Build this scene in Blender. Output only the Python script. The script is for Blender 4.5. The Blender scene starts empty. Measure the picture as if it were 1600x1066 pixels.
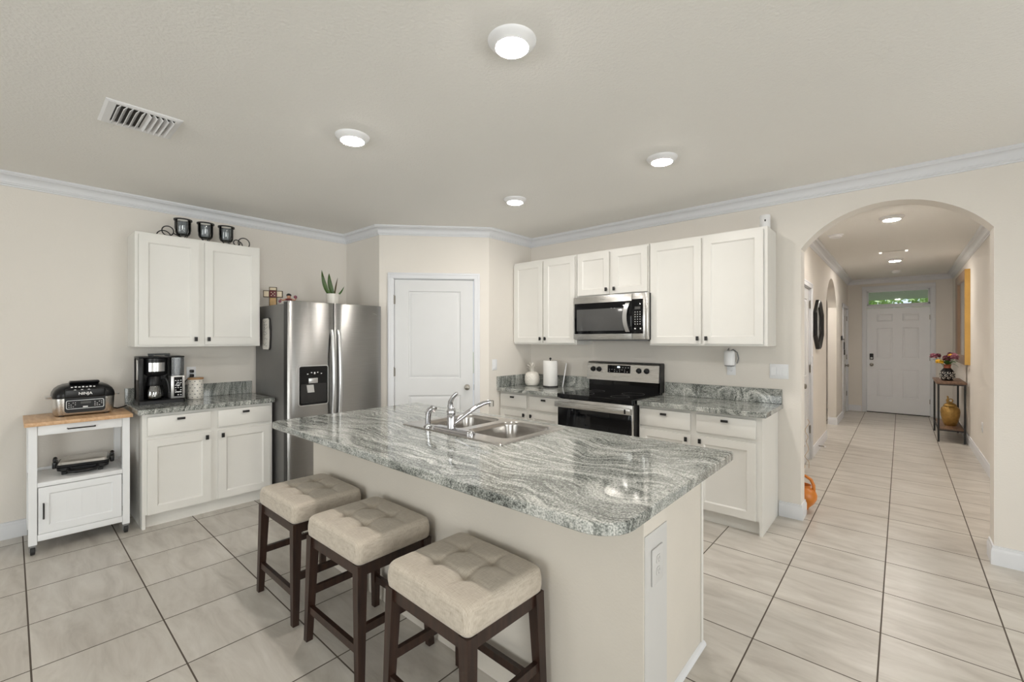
import bpy, bmesh, math, random
from mathutils import Vector, Matrix
random.seed(7)
C = bpy.context.scene.collection
SC = bpy.context.scene
R = math.radians
PI = math.pi

# ------------------------------------------------------------------ camera
cd = bpy.data.cameras.new('camera'); cam = bpy.data.objects.new('camera', cd); C.objects.link(cam)
SC.camera = cam
cd.sensor_fit = 'HORIZONTAL'; cd.sensor_width = 36.0
cd.lens = 36.0 * 690.0 / 1600.0
cd.shift_y = -2.0 / 1600.0
cd.clip_start = 0.05; cd.clip_end = 200
cam.location = (0, 0, 1.44)
cam.rotation_euler = (R(90), 0, math.atan2(608, 690))

# ------------------------------------------------------------------ view, world, sun, daylight
SC.view_settings.view_transform = 'Standard'
SC.view_settings.look = 'None'
SC.view_settings.exposure = 0.05
SC.view_settings.gamma = 1.0
SC.view_settings.use_curve_mapping = False

LED = 244.0            # brightness of the ceiling lamps' lenses
LED_COL = (1.0, 0.945, 0.88)
DAY = 100.0           # daylight entering by each back window
DAY_COL = (0.985, 0.972, 0.95)

w = bpy.data.worlds.new('World'); SC.world = w; w.use_nodes = True
bg = w.node_tree.nodes['Background']
bg.inputs[0].default_value = (0.74, 0.86, 1.0, 1); bg.inputs[1].default_value = 1.35
sd = bpy.data.lights.new('sun', 'SUN'); sun = bpy.data.objects.new('sun', sd); C.objects.link(sun)
sd.energy = 4.0; sd.angle = R(1.0); sun.rotation_euler = (R(-38), R(18), 0)   # high, from beyond the front door

def daylight(name, loc, rot, sx, sz, power):
    l = bpy.data.lights.new(name, 'AREA'); l.shape = 'RECTANGLE'; l.size = sx; l.size_y = sz
    l.energy = power; l.color = DAY_COL
    o = bpy.data.objects.new(name, l); C.objects.link(o); o.location = loc; o.rotation_euler = rot
    return o
daylight('daylight_patio', (-1.1, -4.78, 1.25), (R(90), 0, R(0)), 3.3, 2.1, DAY * 1.12)
daylight('daylight_side', (3.38, -1.7, 1.45), (R(90), 0, R(90)), 2.2, 1.5, DAY * 1.37)
daylight('added_daylight_right', (3.38, 2.3, 1.15), (R(90), 0, R(90)), 2.0, 2.1, DAY * 0.66)  # area lamp added outside the extra right-hand opening to lift that side

# ------------------------------------------------------------------ key dimensions
CEIL = 2.645
XL = -4.85            # left wall
YR = 4.17             # cooker wall
YJ = 4.34             # back of the cooker wall (hall side)
HXL, HXR, HY = -0.82, 0.705, 11.32
XE, YB = 3.2, -4.6    # right wall and back wall of the room
PA = Vector((-4.156, 2.585)); PB = Vector((-3.365, 3.437))

# ------------------------------------------------------------------ materials
MATS = {}
def nt(name):
    m = bpy.data.materials.new(name); m.use_nodes = True
    t = m.node_tree; b = t.nodes['Principled BSDF']
    MATS[name] = m
    return m, t, b
def N(t, typ, **kw):
    n = t.nodes.new(typ)
    for k, v in kw.items():
        if k in n.inputs.keys(): n.inputs[k].default_value = v
        else: setattr(n, k, v)
    return n
def L(t, a, b): t.links.new(a, b)
def ramp(t, stops):
    r = t.nodes.new('ShaderNodeValToRGB'); e = r.color_ramp.elements
    while len(e) < len(stops): e.new(0.5)
    for i, (p, c) in enumerate(stops):
        e[i].position = p; e[i].color = (*c, 1)
    return r
def bump(t, b, src, strength, dist=0.01):
    n = N(t, 'ShaderNodeBump'); n.inputs['Strength'].default_value = strength; n.inputs['Distance'].default_value = dist
    L(t, src, n.inputs['Height']); L(t, n.outputs['Normal'], b.inputs['Normal'])
def plain(name, col, rough=0.5, metal=0.0, var=0.04, scale=6.0, bmp=0.0, bscale=200.0, spec=None, coat=0.0, emit=None, estr=0.0):
    m, t, b = nt(name)
    tc = N(t, 'ShaderNodeTexCoord')
    no = N(t, 'ShaderNodeTexNoise'); no.inputs['Scale'].default_value = scale; no.inputs['Detail'].default_value = 4
    L(t, tc.outputs['Object'], no.inputs['Vector'])
    r = ramp(t, [(0.3, tuple(max(0, c * (1 - var)) for c in col)), (0.7, tuple(min(1, c * (1 + var)) for c in col))])
    L(t, no.outputs['Fac'], r.inputs['Fac']); L(t, r.outputs['Color'], b.inputs['Base Color'])
    b.inputs['Roughness'].default_value = rough; b.inputs['Metallic'].default_value = metal
    if spec is not None: b.inputs['Specular IOR Level'].default_value = spec
    if coat: b.inputs['Coat Weight'].default_value = coat; b.inputs['Coat Roughness'].default_value = 0.05
    if bmp:
        n2 = N(t, 'ShaderNodeTexNoise'); n2.inputs['Scale'].default_value = bscale; n2.inputs['Detail'].default_value = 3
        L(t, tc.outputs['Object'], n2.inputs['Vector']); bump(t, b, n2.outputs['Fac'], bmp)
    if emit:
        b.inputs['Emission Color'].default_value = (*emit, 1); b.inputs['Emission Strength'].default_value = estr
    return m

WALL = plain('wall paint', (0.76, 0.72, 0.665), 0.75, var=0.015, scale=1.5, bmp=0.12, bscale=90)
CEILM = plain('ceiling texture', (0.84, 0.825, 0.79), 0.85, var=0.012, scale=1.0, bmp=0.30, bscale=70)
TRIM = plain('white trim', (0.73, 0.74, 0.765), 0.45, var=0.01)
DOORM = plain('white door paint', (0.69, 0.695, 0.70), 0.42, var=0.01)
FDOORM = plain('front door white paint', (0.82, 0.83, 0.85), 0.42, var=0.01)
CAB = plain('cabinet paint', (0.765, 0.752, 0.715), 0.38, var=0.012)
CARTW = plain('cart white paint', (0.80, 0.81, 0.82), 0.40, var=0.01)
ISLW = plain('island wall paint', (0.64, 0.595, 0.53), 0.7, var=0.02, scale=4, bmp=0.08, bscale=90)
ENDW = plain('grey white end panel paint', (0.56, 0.55, 0.535), 0.5, var=0.01)
BLACKP = plain('black plastic', (0.009, 0.009, 0.010), 0.32, var=0.1, spec=0.32)
BLACKM = plain('matte black metal', (0.012, 0.011, 0.011), 0.45, var=0.1)
BLACKG = plain('black glass', (0.004, 0.004, 0.005), 0.05, var=0.0, spec=0.30)
GREYG = plain('grey oven window', (0.085, 0.085, 0.085), 0.12, var=0.02)
GREYP = plain('grey plastic', (0.22, 0.22, 0.22), 0.4)
CHROME = plain('chrome', (0.58, 0.58, 0.61), 0.07, metal=1.0, var=0.01)
NICKEL = plain('satin nickel', (0.30, 0.28, 0.25), 0.28, metal=1.0, var=0.02)
SILVER = plain('silver plastic', (0.62, 0.62, 0.62), 0.28, metal=0.8, var=0.02)
WHITEP = plain('white plastic', (0.82, 0.82, 0.83), 0.35, var=0.01)
WHITEC = plain('white ceramic', (0.80, 0.77, 0.71), 0.28, var=0.02)
PAPER = plain('paper', (0.83, 0.82, 0.80), 0.9, var=0.015, bmp=0.15, bscale=150)
GREYCANDLE = plain('grey candle wax', (0.17, 0.185, 0.20), 0.6, var=0.2, scale=60)
ESPRESSO = None
TERRA = plain('orange glazed clay', (0.62, 0.20, 0.025), 0.38, var=0.12, scale=9)
GOLD = plain('gold frame', (0.62, 0.37, 0.10), 0.38, metal=0.6, var=0.08)
BRASS = plain('hammered gold', (0.46, 0.28, 0.085), 0.38, metal=0.75, var=0.15, scale=30, bmp=0.5, bscale=90)
REDBROWN = plain('terracotta', (0.36, 0.10, 0.05), 0.5, var=0.1)
LEAFD = plain('dark green leaf', (0.045, 0.13, 0.02), 0.45, var=0.35, scale=25)
LEAFP = plain('plant leaf', (0.040, 0.090, 0.008), 0.38, var=0.35, scale=40)
STEM = plain('brown stem', (0.12, 0.09, 0.04), 0.7, var=0.2)
BARK = plain('bark', (0.10, 0.075, 0.05), 0.9, var=0.3, scale=12)
LEAFT = plain('tree leaf', (0.22, 0.36, 0.06), 0.6, var=0.45, scale=3)
PETALD = plain('maroon petal', (0.085, 0.008, 0.022), 0.6, var=0.3, scale=40)
PETALY = plain('yellow petal', (0.72, 0.42, 0.03), 0.6, var=0.15, scale=40)
PETALM = plain('mauve petal', (0.26, 0.085, 0.12), 0.6, var=0.3, scale=40)
SOIL = plain('dark soil', (0.03, 0.02, 0.014), 0.9, var=0.3, scale=60)
TANP = plain('painted tan wood', (0.56, 0.36, 0.16), 0.5, var=0.12, scale=30)
CREAMP = plain('cream paint', (0.72, 0.62, 0.46), 0.5, var=0.06, scale=30)
MAROON = plain('maroon paint', (0.13, 0.012, 0.02), 0.4, var=0.2, scale=60)
SKIN = plain('painted skin', (0.52, 0.27, 0.17), 0.5)
PORCH = plain('porch ceiling paint', (0.20, 0.22, 0.19), 0.8)
CONC = plain('concrete', (0.45, 0.43, 0.40), 0.9, var=0.08)
LAWN = plain('lawn', (0.16, 0.27, 0.06), 0.9, var=0.3, scale=5)
DARKVOID = plain('dark vent interior', (0.06, 0.055, 0.05), 0.8)
RUBBER = plain('black rubber', (0.02, 0.02, 0.02), 0.6)
LEDW = plain('white lettering', (0.80, 0.80, 0.80), 0.4)
DISP = plain('lit digits', (0.8, 0.9, 0.95), 0.4, emit=(0.8, 0.92, 1.0), estr=1.2)
GLOWSQ = plain('small glowing square', (0.85, 0.85, 0.84), 0.5, emit=(1.0, 0.96, 0.9), estr=0.9)  # white with emission added so the ceiling squares come out bright
FRIDGESIDE = plain('fridge grey side', (0.185, 0.18, 0.175), 0.42, metal=0.35, var=0.03)
MIRROR = plain('mirror glass', (0.86, 0.87, 0.87), 0.02, metal=1.0, var=0.0)
MIRBROWN = plain('bronze frame edge', (0.26, 0.17, 0.11), 0.4, metal=0.3)
SWITCHM = plain('switch plate', (0.80, 0.81, 0.83), 0.35, var=0.01)

def stainless(name, base=0.56, rough=0.26, sx=1, sy=1, sz=60, tint=(1.0, 0.985, 0.96)):
    m, t, b = nt(name)
    tc = N(t, 'ShaderNodeTexCoord'); mp = N(t, 'ShaderNodeMapping'); mp.inputs['Scale'].default_value = (sx, sy, sz)
    no = N(t, 'ShaderNodeTexNoise'); no.inputs['Scale'].default_value = 8; no.inputs['Detail'].default_value = 5
    L(t, tc.outputs['Object'], mp.inputs['Vector']); L(t, mp.outputs['Vector'], no.inputs['Vector'])
    r = ramp(t, [(0.3, tuple(base * 0.93 * k for k in tint)), (0.7, tuple(min(1, base * 1.07 * k) for k in tint))])
    L(t, no.outputs['Fac'], r.inputs['Fac']); L(t, r.outputs['Color'], b.inputs['Base Color'])
    b.inputs['Metallic'].default_value = 1.0
    mr = N(t, 'ShaderNodeMapRange'); mr.inputs['To Min'].default_value = rough * 0.85; mr.inputs['To Max'].default_value = rough * 1.15
    L(t, no.outputs['Fac'], mr.inputs['Value']); L(t, mr.outputs['Result'], b.inputs['Roughness'])
    return m
STEEL = stainless('brushed steel doors', 0.32, 0.30, 1, 1, 160)
_b = STEEL.node_tree.nodes['Principled BSDF']; _tg = N(STEEL.node_tree, 'ShaderNodeTangent'); _tg.direction_type = 'RADIAL'; _tg.axis = 'Z'
L(STEEL.node_tree, _tg.outputs[0], _b.inputs['Tangent']); _b.inputs['Anisotropic'].default_value = 0.75; _b.inputs['Anisotropic Rotation'].default_value = 0.25
STEELH = stainless('brushed steel', 0.66, 0.28, 1, 60, 60, (1.0, 0.98, 0.95))
STEELS = stainless('sink steel', 0.50, 0.22, 3, 3, 3, (1.0, 0.96, 0.92))

def make_tile():
    m, t, b = nt('porcelain floor tile')
    tc = N(t, 'ShaderNodeTexCoord')
    mp = N(t, 'ShaderNodeMapping'); mp.inputs['Location'].default_value = (0.537 + 0.461 * 20, -0.519 + 0.461 * 20, 0)
    L(t, tc.outputs['Object'], mp.inputs['Vector'])
    br = N(t, 'ShaderNodeTexBrick'); br.offset = 0.0; br.squash = 1.0
    br.inputs['Scale'].default_value = 1.0; br.inputs['Brick Width'].default_value = 0.461; br.inputs['Row Height'].default_value = 0.461
    br.inputs['Mortar Size'].default_value = 0.0034; br.inputs['Mortar Smooth'].default_value = 0.1; br.inputs['Bias'].default_value = 0.0
    br.inputs['Color1'].default_value = (0.0, 0, 0, 1); br.inputs['Color2'].default_value = (1, 1, 1, 1); br.inputs['Mortar'].default_value = (0.5, 0.5, 0.5, 1)
    L(t, mp.outputs['Vector'], br.inputs['Vector'])
    # cloudy streaks, shifted from tile to tile
    mul = N(t, 'ShaderNodeVectorMath', operation='SCALE'); mul.inputs['Scale'].default_value = 7.0
    L(t, br.outputs['Color'], mul.inputs[0])
    add = N(t, 'ShaderNodeVectorMath', operation='ADD'); L(t, tc.outputs['Object'], add.inputs[0]); L(t, mul.outputs['Vector'], add.inputs[1])
    m2 = N(t, 'ShaderNodeMapping'); m2.inputs['Rotation'].default_value = (0, 0, R(12)); m2.inputs['Scale'].default_value = (1.6, 6.5, 1)
    L(t, add.outputs['Vector'], m2.inputs['Vector'])
    n1 = N(t, 'ShaderNodeTexNoise'); n1.inputs['Scale'].default_value = 1.5; n1.inputs['Detail'].default_value = 9; n1.inputs['Roughness'].default_value = 0.62; n1.inputs['Distortion'].default_value = 0.6
    L(t, m2.outputs['Vector'], n1.inputs['Vector'])
    r = ramp(t, [(0.30, (0.425, 0.39, 0.345)), (0.50, (0.54, 0.505, 0.455)), (0.70, (0.625, 0.595, 0.545))])
    L(t, n1.outputs['Fac'], r.inputs['Fac'])
    mx = N(t, 'ShaderNodeMix', data_type='RGBA'); L(t, br.outputs['Fac'], mx.inputs['Factor']); L(t, r.outputs['Color'], mx.inputs['A'])
    mx.inputs['B'].default_value = (0.085, 0.066, 0.05, 1)
    L(t, mx.outputs['Result'], b.inputs['Base Color'])
    mr = N(t, 'ShaderNodeMapRange'); mr.inputs['To Min'].default_value = 0.30; mr.inputs['To Max'].default_value = 0.8
    L(t, br.outputs['Fac'], mr.inputs['Value']); L(t, mr.outputs['Result'], b.inputs['Roughness'])
    inv = N(t, 'ShaderNodeMath', operation='SUBTRACT'); inv.inputs[0].default_value = 1.0; L(t, br.outputs['Fac'], inv.inputs[1])
    bump(t, b, inv.outputs[0], 0.5, 0.002)
    return m
TILE = make_tile()

def make_granite():
    m, t, b = nt('grey wavy granite')
    tc = N(t, 'ShaderNodeTexCoord')
    # large lazy swirls bend the bands, stronger towards one end of the slab
    w1 = N(t, 'ShaderNodeTexNoise'); w1.inputs['Scale'].default_value = 1.7; w1.inputs['Detail'].default_value = 2.2
    L(t, tc.outputs['Object'], w1.inputs['Vector'])
    sub = N(t, 'ShaderNodeVectorMath', operation='SUBTRACT'); sub.inputs[1].default_value = (0.5, 0.5, 0.5); L(t, w1.outputs['Color'], sub.inputs[0])
    sx = N(t, 'ShaderNodeSeparateXYZ'); L(t, tc.outputs['Object'], sx.inputs[0])
    am = N(t, 'ShaderNodeMapRange'); am.inputs['From Min'].default_value = -1.9; am.inputs['From Max'].default_value = -0.7; am.inputs['To Min'].default_value = 0.40; am.inputs['To Max'].default_value = 0.95
    L(t, sx.outputs['X'], am.inputs['Value'])
    sc = N(t, 'ShaderNodeVectorMath', operation='SCALE'); L(t, sub.outputs['Vector'], sc.inputs[0]); L(t, am.outputs['Result'], sc.inputs['Scale'])
    ad = N(t, 'ShaderNodeVectorMath', operation='ADD'); L(t, tc.outputs['Object'], ad.inputs[0]); L(t, sc.outputs['Vector'], ad.inputs[1])
    def streak(rot, scale, detail, rough):
        mp = N(t, 'ShaderNodeMapping'); mp.inputs['Rotation'].default_value = (R(32), R(10), R(rot)); mp.inputs['Scale'].default_value = scale
        L(t, ad.outputs['Vector'], mp.inputs['Vector'])
        n = N(t, 'ShaderNodeTexNoise'); n.inputs['Scale'].default_value = 1.0; n.inputs['Detail'].default_value = detail; n.inputs['Roughness'].default_value = rough
        L(t, mp.outputs['Vector'], n.inputs['Vector']); return n.outputs['Fac']
    a1 = streak(-24, (5.0, 75.0, 5.0), 5, 0.6); a2 = streak(-20, (2.6, 20.0, 3.0), 5, 0.6)
    n2 = N(t, 'ShaderNodeTexNoise'); n2.inputs['Scale'].default_value = 170; n2.inputs['Detail'].default_value = 2
    L(t, tc.outputs['Object'], n2.inputs['Vector'])
    def mad(x, k, c):
        n = N(t, 'ShaderNodeMath', operation='MULTIPLY_ADD'); L(t, x, n.inputs[0]); n.inputs[1].default_value = k
        if isinstance(c, float): n.inputs[2].default_value = c
        else: L(t, c, n.inputs[2])
        return n.outputs[0]
    v = mad(a1, 0.50, mad(a2, 0.50, mad(n2.outputs['Fac'], 0.62, -0.280)))
    r = ramp(t, [(0.30, (0.014, 0.016, 0.015)), (0.41, (0.085, 0.093, 0.087)), (0.49, (0.205, 0.218, 0.203)), (0.57, (0.345, 0.357, 0.335)), (0.70, (0.64, 0.64, 0.61))])
    L(t, v, r.inputs['Fac']); L(t, r.outputs['Color'], b.inputs['Base Color'])
    b.inputs['Roughness'].default_value = 0.06; b.inputs['IOR'].default_value = 1.62
    return m
GRANITE = make_granite()

def make_linen():
    m, t, b = nt('beige linen')
    tc = N(t, 'ShaderNodeTexCoord')
    outs = []
    for s in ((30, 700, 60), (700, 30, 60)):
        mp = N(t, 'ShaderNodeMapping'); mp.inputs['Scale'].default_value = s; L(t, tc.outputs['Object'], mp.inputs['Vector'])
        n = N(t, 'ShaderNodeTexNoise'); n.inputs['Scale'].default_value = 1.0; n.inputs['Detail'].default_value = 3; L(t, mp.outputs['Vector'], n.inputs['Vector'])
        outs.append(n.outputs['Fac'])
    a = N(t, 'ShaderNodeMath', operation='ADD'); L(t, outs[0], a.inputs[0]); L(t, outs[1], a.inputs[1])
    h = N(t, 'ShaderNodeMath', operation='MULTIPLY'); h.inputs[1].default_value = 0.5; L(t, a.outputs[0], h.inputs[0])
    r = ramp(t, [(0.30, (0.36, 0.305, 0.24)), (0.5, (0.50, 0.44, 0.365)), (0.7, (0.60, 0.545, 0.465))])
    L(t, h.outputs[0], r.inputs['Fac']); L(t, r.outputs['Color'], b.inputs['Base Color'])
    b.inputs['Roughness'].default_value = 0.9; b.inputs['Sheen Weight'].default_value = 0.2
    bump(t, b, h.outputs[0], 0.35, 0.002)
    return m
LINEN = make_linen()

def make_wood(name, c0, c1, rough, scale=(3, 40, 40), coat=0.0):
    m, t, b = nt(name)
    tc = N(t, 'ShaderNodeTexCoord'); mp = N(t, 'ShaderNodeMapping'); mp.inputs['Scale'].default_value = scale
    n = N(t, 'ShaderNodeTexNoise'); n.inputs['Scale'].default_value = 1.4; n.inputs['Detail'].default_value = 6; n.inputs['Distortion'].default_value = 0.5
    L(t, tc.outputs['Object'], mp.inputs['Vector']); L(t, mp.outputs['Vector'], n.inputs['Vector'])
    r = ramp(t, [(0.3, c0), (0.7, c1)]); L(t, n.outputs['Fac'], r.inputs['Fac']); L(t, r.outputs['Color'], b.inputs['Base Color'])
    b.inputs['Roughness'].default_value = rough
    if coat: b.inputs['Coat Weight'].default_value = coat
    return m
ESPRESSO = make_wood('espresso wood', (0.014, 0.006, 0.004), (0.042, 0.019, 0.012), 0.36, (30, 30, 3))
BUTCHER = make_wood('light butcher block', (0.52, 0.30, 0.15), (0.68, 0.45, 0.26), 0.42, (40, 4, 40))
RUSTIC = make_wood('rustic brown wood', (0.10, 0.055, 0.032), (0.23, 0.135, 0.085), 0.45, (40, 4, 40))
LIDWOOD = make_wood('pale wood lid', (0.40, 0.22, 0.10), (0.55, 0.34, 0.18), 0.5, (40, 6, 40))

def make_glass(name, col=(1, 1, 1), mixv=0.88, rough=0.02):
    m, t, b = nt(name)
    t.nodes.remove(b)
    out = t.nodes['Material Output']
    tr = N(t, 'ShaderNodeBsdfTransparent'); tr.inputs['Color'].default_value = (*col, 1)
    gl = N(t, 'ShaderNodeBsdfGlossy'); gl.inputs['Roughness'].default_value = rough
    fr = N(t, 'ShaderNodeFresnel'); fr.inputs['IOR'].default_value = 1.45
    mp = N(t, 'ShaderNodeMapRange'); mp.inputs['To Min'].default_value = 1 - mixv; mp.inputs['To Max'].default_value = 1.0
    L(t, fr.outputs['Fac'], mp.inputs['Value'])
    mx = N(t, 'ShaderNodeMixShader'); L(t, mp.outputs['Result'], mx.inputs['Fac']); L(t, tr.outputs[0], mx.inputs[1]); L(t, gl.outputs[0], mx.inputs[2])
    L(t, mx.outputs[0], out.inputs['Surface'])
    return m
GLASS = make_glass('clear glass')
GLASSC = make_glass('clear candle glass', (0.96, 0.97, 0.97), 0.99)
GLASSD = make_glass('smoky glass', (0.62, 0.64, 0.66), 0.97, 0.12)
WINGL = make_glass('window glass', (0.97, 0.98, 0.97), 0.97)

def make_lens(name='lit lamp lens', k=1.0, col=None):
    m, t, b = nt(name)
    b.inputs['Base Color'].default_value = (0.9, 0.9, 0.88, 1)
    b.inputs['Emission Color'].default_value = (*(col or LED_COL), 1); b.inputs['Emission Strength'].default_value = LED * k
    return m
LENS = make_lens(); LENSH = make_lens('lit hallway lamp lens', 1.72, (1.0, 0.93, 0.85)); LENSX = make_lens('lit added lamp lens', 0.57)  # last lens belongs to the added out-of-view lamps

# ------------------------------------------------------------------ mesh helpers
class MB:
    """Collects shapes; build() links them as ONE mesh object."""
    def __init__(s): s.bm = bmesh.new(); s.mi = 0
    def face(s, vs):
        try:
            f = s.bm.faces.new(vs); f.material_index = s.mi; return f
        except ValueError: return None
    def verts(s, pts): return [s.bm.verts.new(p) for p in pts]
    def box(s, x0, x1, y0, y1, z0, z1, bev=0.0, seg=2, M=None):
        if x1 < x0: x0, x1 = x1, x0
        if y1 < y0: y0, y1 = y1, y0
        if z1 < z0: z0, z1 = z1, z0
        v = s.verts([(x, y, z) for x in (x0, x1) for y in (y0, y1) for z in (z0, z1)])
        fs = [s.face([v[i] for i in q]) for q in ((0, 1, 3, 2), (4, 6, 7, 5), (0, 4, 5, 1), (2, 3, 7, 6), (0, 2, 6, 4), (1, 5, 7, 3))]
        if bev > 0:
            es = list({e for f in fs for e in f.edges})
            r = bmesh.ops.bevel(s.bm, geom=es, offset=bev, segments=seg, affect='EDGES', profile=0.5)
            for f in r['faces']: f.material_index = s.mi
            if M is not None:
                vs = {x for f in r['faces'] for x in f.verts} | {x for f in fs if f.is_valid for x in f.verts}
                for x in vs: x.co = M @ x.co
        elif M is not None:
            for x in v: x.co = M @ x.co
        return s
    def bar(s, p, q, wx, wy, q_wx=None, q_wy=None):
        """square bar from p to q, section wx (along x) by wy (along y), horizontal end cuts"""
        q_wx = q_wx or wx; q_wy = q_wy or wy
        def sec(c, a, b): return [(c[0] + i * a / 2, c[1] + j * b / 2, c[2]) for i, j in ((-1, -1), (1, -1), (1, 1), (-1, 1))]
        s.loft([sec(p, wx, wy), sec(q, q_wx, q_wy)]); return s
    def beam(s, p, q, w, h):
        """beam between two points, w horizontal, h vertical"""
        p = Vector(p); q = Vector(q); d = (q - p).normalized()
        sd = Vector((-d.y, d.x, 0)).normalized() * w / 2; up = d.cross(sd).normalized() * h / 2
        s.loft([[c - sd - up, c + sd - up, c + sd + up, c - sd + up] for c in (p, q)]); return s
    def loft(s, loops, cap0=True, cap1=True, closed=True):
        rs = [s.verts(l) for l in loops]
        n = len(rs[0])
        for a, b in zip(rs, rs[1:]):
            for i in range(n if closed else n - 1):
                j = (i + 1) % n
                s.face([a[i], a[j], b[j], b[i]])
        if cap0: s.face(rs[0][::-1])
        if cap1: s.face(rs[-1])
        return rs
    def lathe(s, prof, c=(0, 0, 0), seg=32, axis='z', cap0=True, cap1=True):
        loops = []
        for r, h in prof:
            r = max(r, 1e-4); l = []
            for i in range(seg):
                a = 2 * PI * i / seg; u, v = r * math.cos(a), r * math.sin(a)
                if axis == 'z': p = (u, v, h)
                elif axis == 'y': p = (u, h, v)
                else: p = (h, u, v)
                l.append((p[0] + c[0], p[1] + c[1], p[2] + c[2]))
            loops.append(l)
        s.loft(loops, cap0, cap1); return s
    def tube(s, pts, r, seg=8, closed=False, r1=None):
        pts = [Vector(p) for p in pts]; n = len(pts); loops = []; up = None
        for i, p in enumerate(pts):
            if closed: d = pts[(i + 1) % n] - pts[i - 1]
            else: d = pts[min(i + 1, n - 1)] - pts[max(i - 1, 0)]
            d.normalize()
            if up is None:
                up = Vector((0, 0, 1)) if abs(d.z) < 0.9 else Vector((1, 0, 0))
            a = d.cross(up)
            if a.length < 1e-5: a = d.cross(Vector((0, 1, 0)))
            a.normalize(); up = a.cross(d).normalized()
            rr = r if r1 is None else r + (r1 - r) * i / max(1, n - 1)
            loops.append([p + (a * math.cos(t) + up * math.sin(t)) * rr for t in [2 * PI * k / seg for k in range(seg)]])
        if closed: loops.append(loops[0]); s.loft(loops, False, False)
        else: s.loft(loops)
        return s
    def prism(s, out, z0, z1, M=None):
        l0 = [(x, y, z0) for x, y in out]; l1 = [(x, y, z1) for x, y in out]
        if M is not None: l0 = [M @ Vector(p) for p in l0]; l1 = [M @ Vector(p) for p in l1]
        s.loft([l0, l1]); return s
    def prism_xz(s, out, y0, y1):
        s.loft([[(x, y0, z) for x, z in out], [(x, y1, z) for x, z in out]]); return s
    def panels(s, x0, x1, z0, z1, yf, yb, pans, steps):
        """board in the x-z plane, front face at yf, back at yb, with moulded panels pressed into the front"""
        xs = sorted({x0, x1} | {p[0] for p in pans} | {p[1] for p in pans}); zs = sorted({z0, z1} | {p[2] for p in pans} | {p[3] for p in pans})
        V = {}
        def v(x, z):
            k = (round(x, 5), round(z, 5))
            if k not in V: V[k] = s.bm.verts.new((x, yf, z))
            return V[k]
        def inside(x, z): return any(p[0] < x < p[1] and p[2] < z < p[3] for p in pans)
        for a, b in zip(xs, xs[1:]):
            for c, d in zip(zs, zs[1:]):
                if not inside((a + b) / 2, (c + d) / 2): s.face([v(a, c), v(b, c), v(b, d), v(a, d)])
        for (a, b, c, d) in pans:
            prev = [(a, yf, c), (b, yf, c), (b, yf, d), (a, yf, d)]; loops = [prev]
            for ins, dy in steps:
                loops.append([(a + ins, yf + dy, c + ins), (b - ins, yf + dy, c + ins), (b - ins, yf + dy, d - ins), (a + ins, yf + dy, d - ins)])
            s.loft(loops, False, True)
        s.loft([[(x0, yf, z0), (x1, yf, z0), (x1, yf, z1), (x0, yf, z1)], [(x0, yb, z0), (x1, yb, z0), (x1, yb, z1), (x0, yb, z1)]], False, True)
        return s
    def fill(s, loops, z):
        """flat region between an outer loop and hole loops; returns the loops' vertices"""
        rs = []; es = []
        for l in loops:
            vs = s.verts([(x, y, z) for x, y in l]); rs.append(vs)
            for i in range(len(vs)): es.append(s.bm.edges.new((vs[i], vs[(i + 1) % len(vs)])))
        r = bmesh.ops.triangle_fill(s.bm, use_beauty=True, use_dissolve=False, edges=es)
        for g in r['geom']:
            if isinstance(g, bmesh.types.BMFace): g.material_index = s.mi
        return rs
    def ball(s, c, rx, ry=None, rz=None, seg=14, M=None):
        ry = ry or rx; rz = rz or rx
        n = max(5, seg // 2)
        loops = []
        for i in range(n + 1):
            a = -PI / 2 + PI * i / n; cr = max(math.cos(a), 0.01)
            l = [Vector((cr * rx * math.cos(2 * PI * k / seg), cr * ry * math.sin(2 * PI * k / seg), rz * math.sin(a))) for k in range(seg)]
            if M is not None: l = [M @ p for p in l]
            loops.append([p + Vector(c) for p in l])
        s.loft(loops); return s
    def build(s, name, mats, parent=None, smooth=40, loc=None, rz=None):
        bm = s.bm
        bmesh.ops.recalc_face_normals(bm, faces=bm.faces[:])
        me = bpy.data.meshes.new(name); bm.to_mesh(me); bm.free()
        for m in (mats if isinstance(mats, (list, tuple)) else [mats]): me.materials.append(m)
        if smooth:
            me.polygons.foreach_set('use_smooth', [True] * len(me.polygons)); me.set_sharp_from_angle(angle=R(smooth))
        o = bpy.data.objects.new(name, me); C.objects.link(o)
        if parent: o.parent = parent
        if loc: o.location = loc
        if rz is not None: o.rotation_euler = (0, 0, rz)
        return o

def rrect(x0, x1, y0, y1, r, n=6):
    """rounded rectangle, r one radius or four (x0y0, x1y0, x1y1, x0y1)"""
    if not isinstance(r, (list, tuple)): r = [r] * 4
    out = []
    for (cx, cy, sx, sy, a0, rr) in ((x0, y0, 1, 1, PI, r[0]), (x1, y0, -1, 1, 1.5 * PI, r[1]), (x1, y1, -1, -1, 0, r[2]), (x0, y1, 1, -1, 0.5 * PI, r[3])):
        rr = max(rr, 1e-4); px, py = cx + sx * rr, cy + sy * rr
        for i in range(n + 1):
            a = a0 + 0.5 * PI * i / n; out.append((px + rr * math.cos(a), py + rr * math.sin(a)))
    return out
def z3(l, z): return [(x, y, z) for x, y in l]

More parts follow.
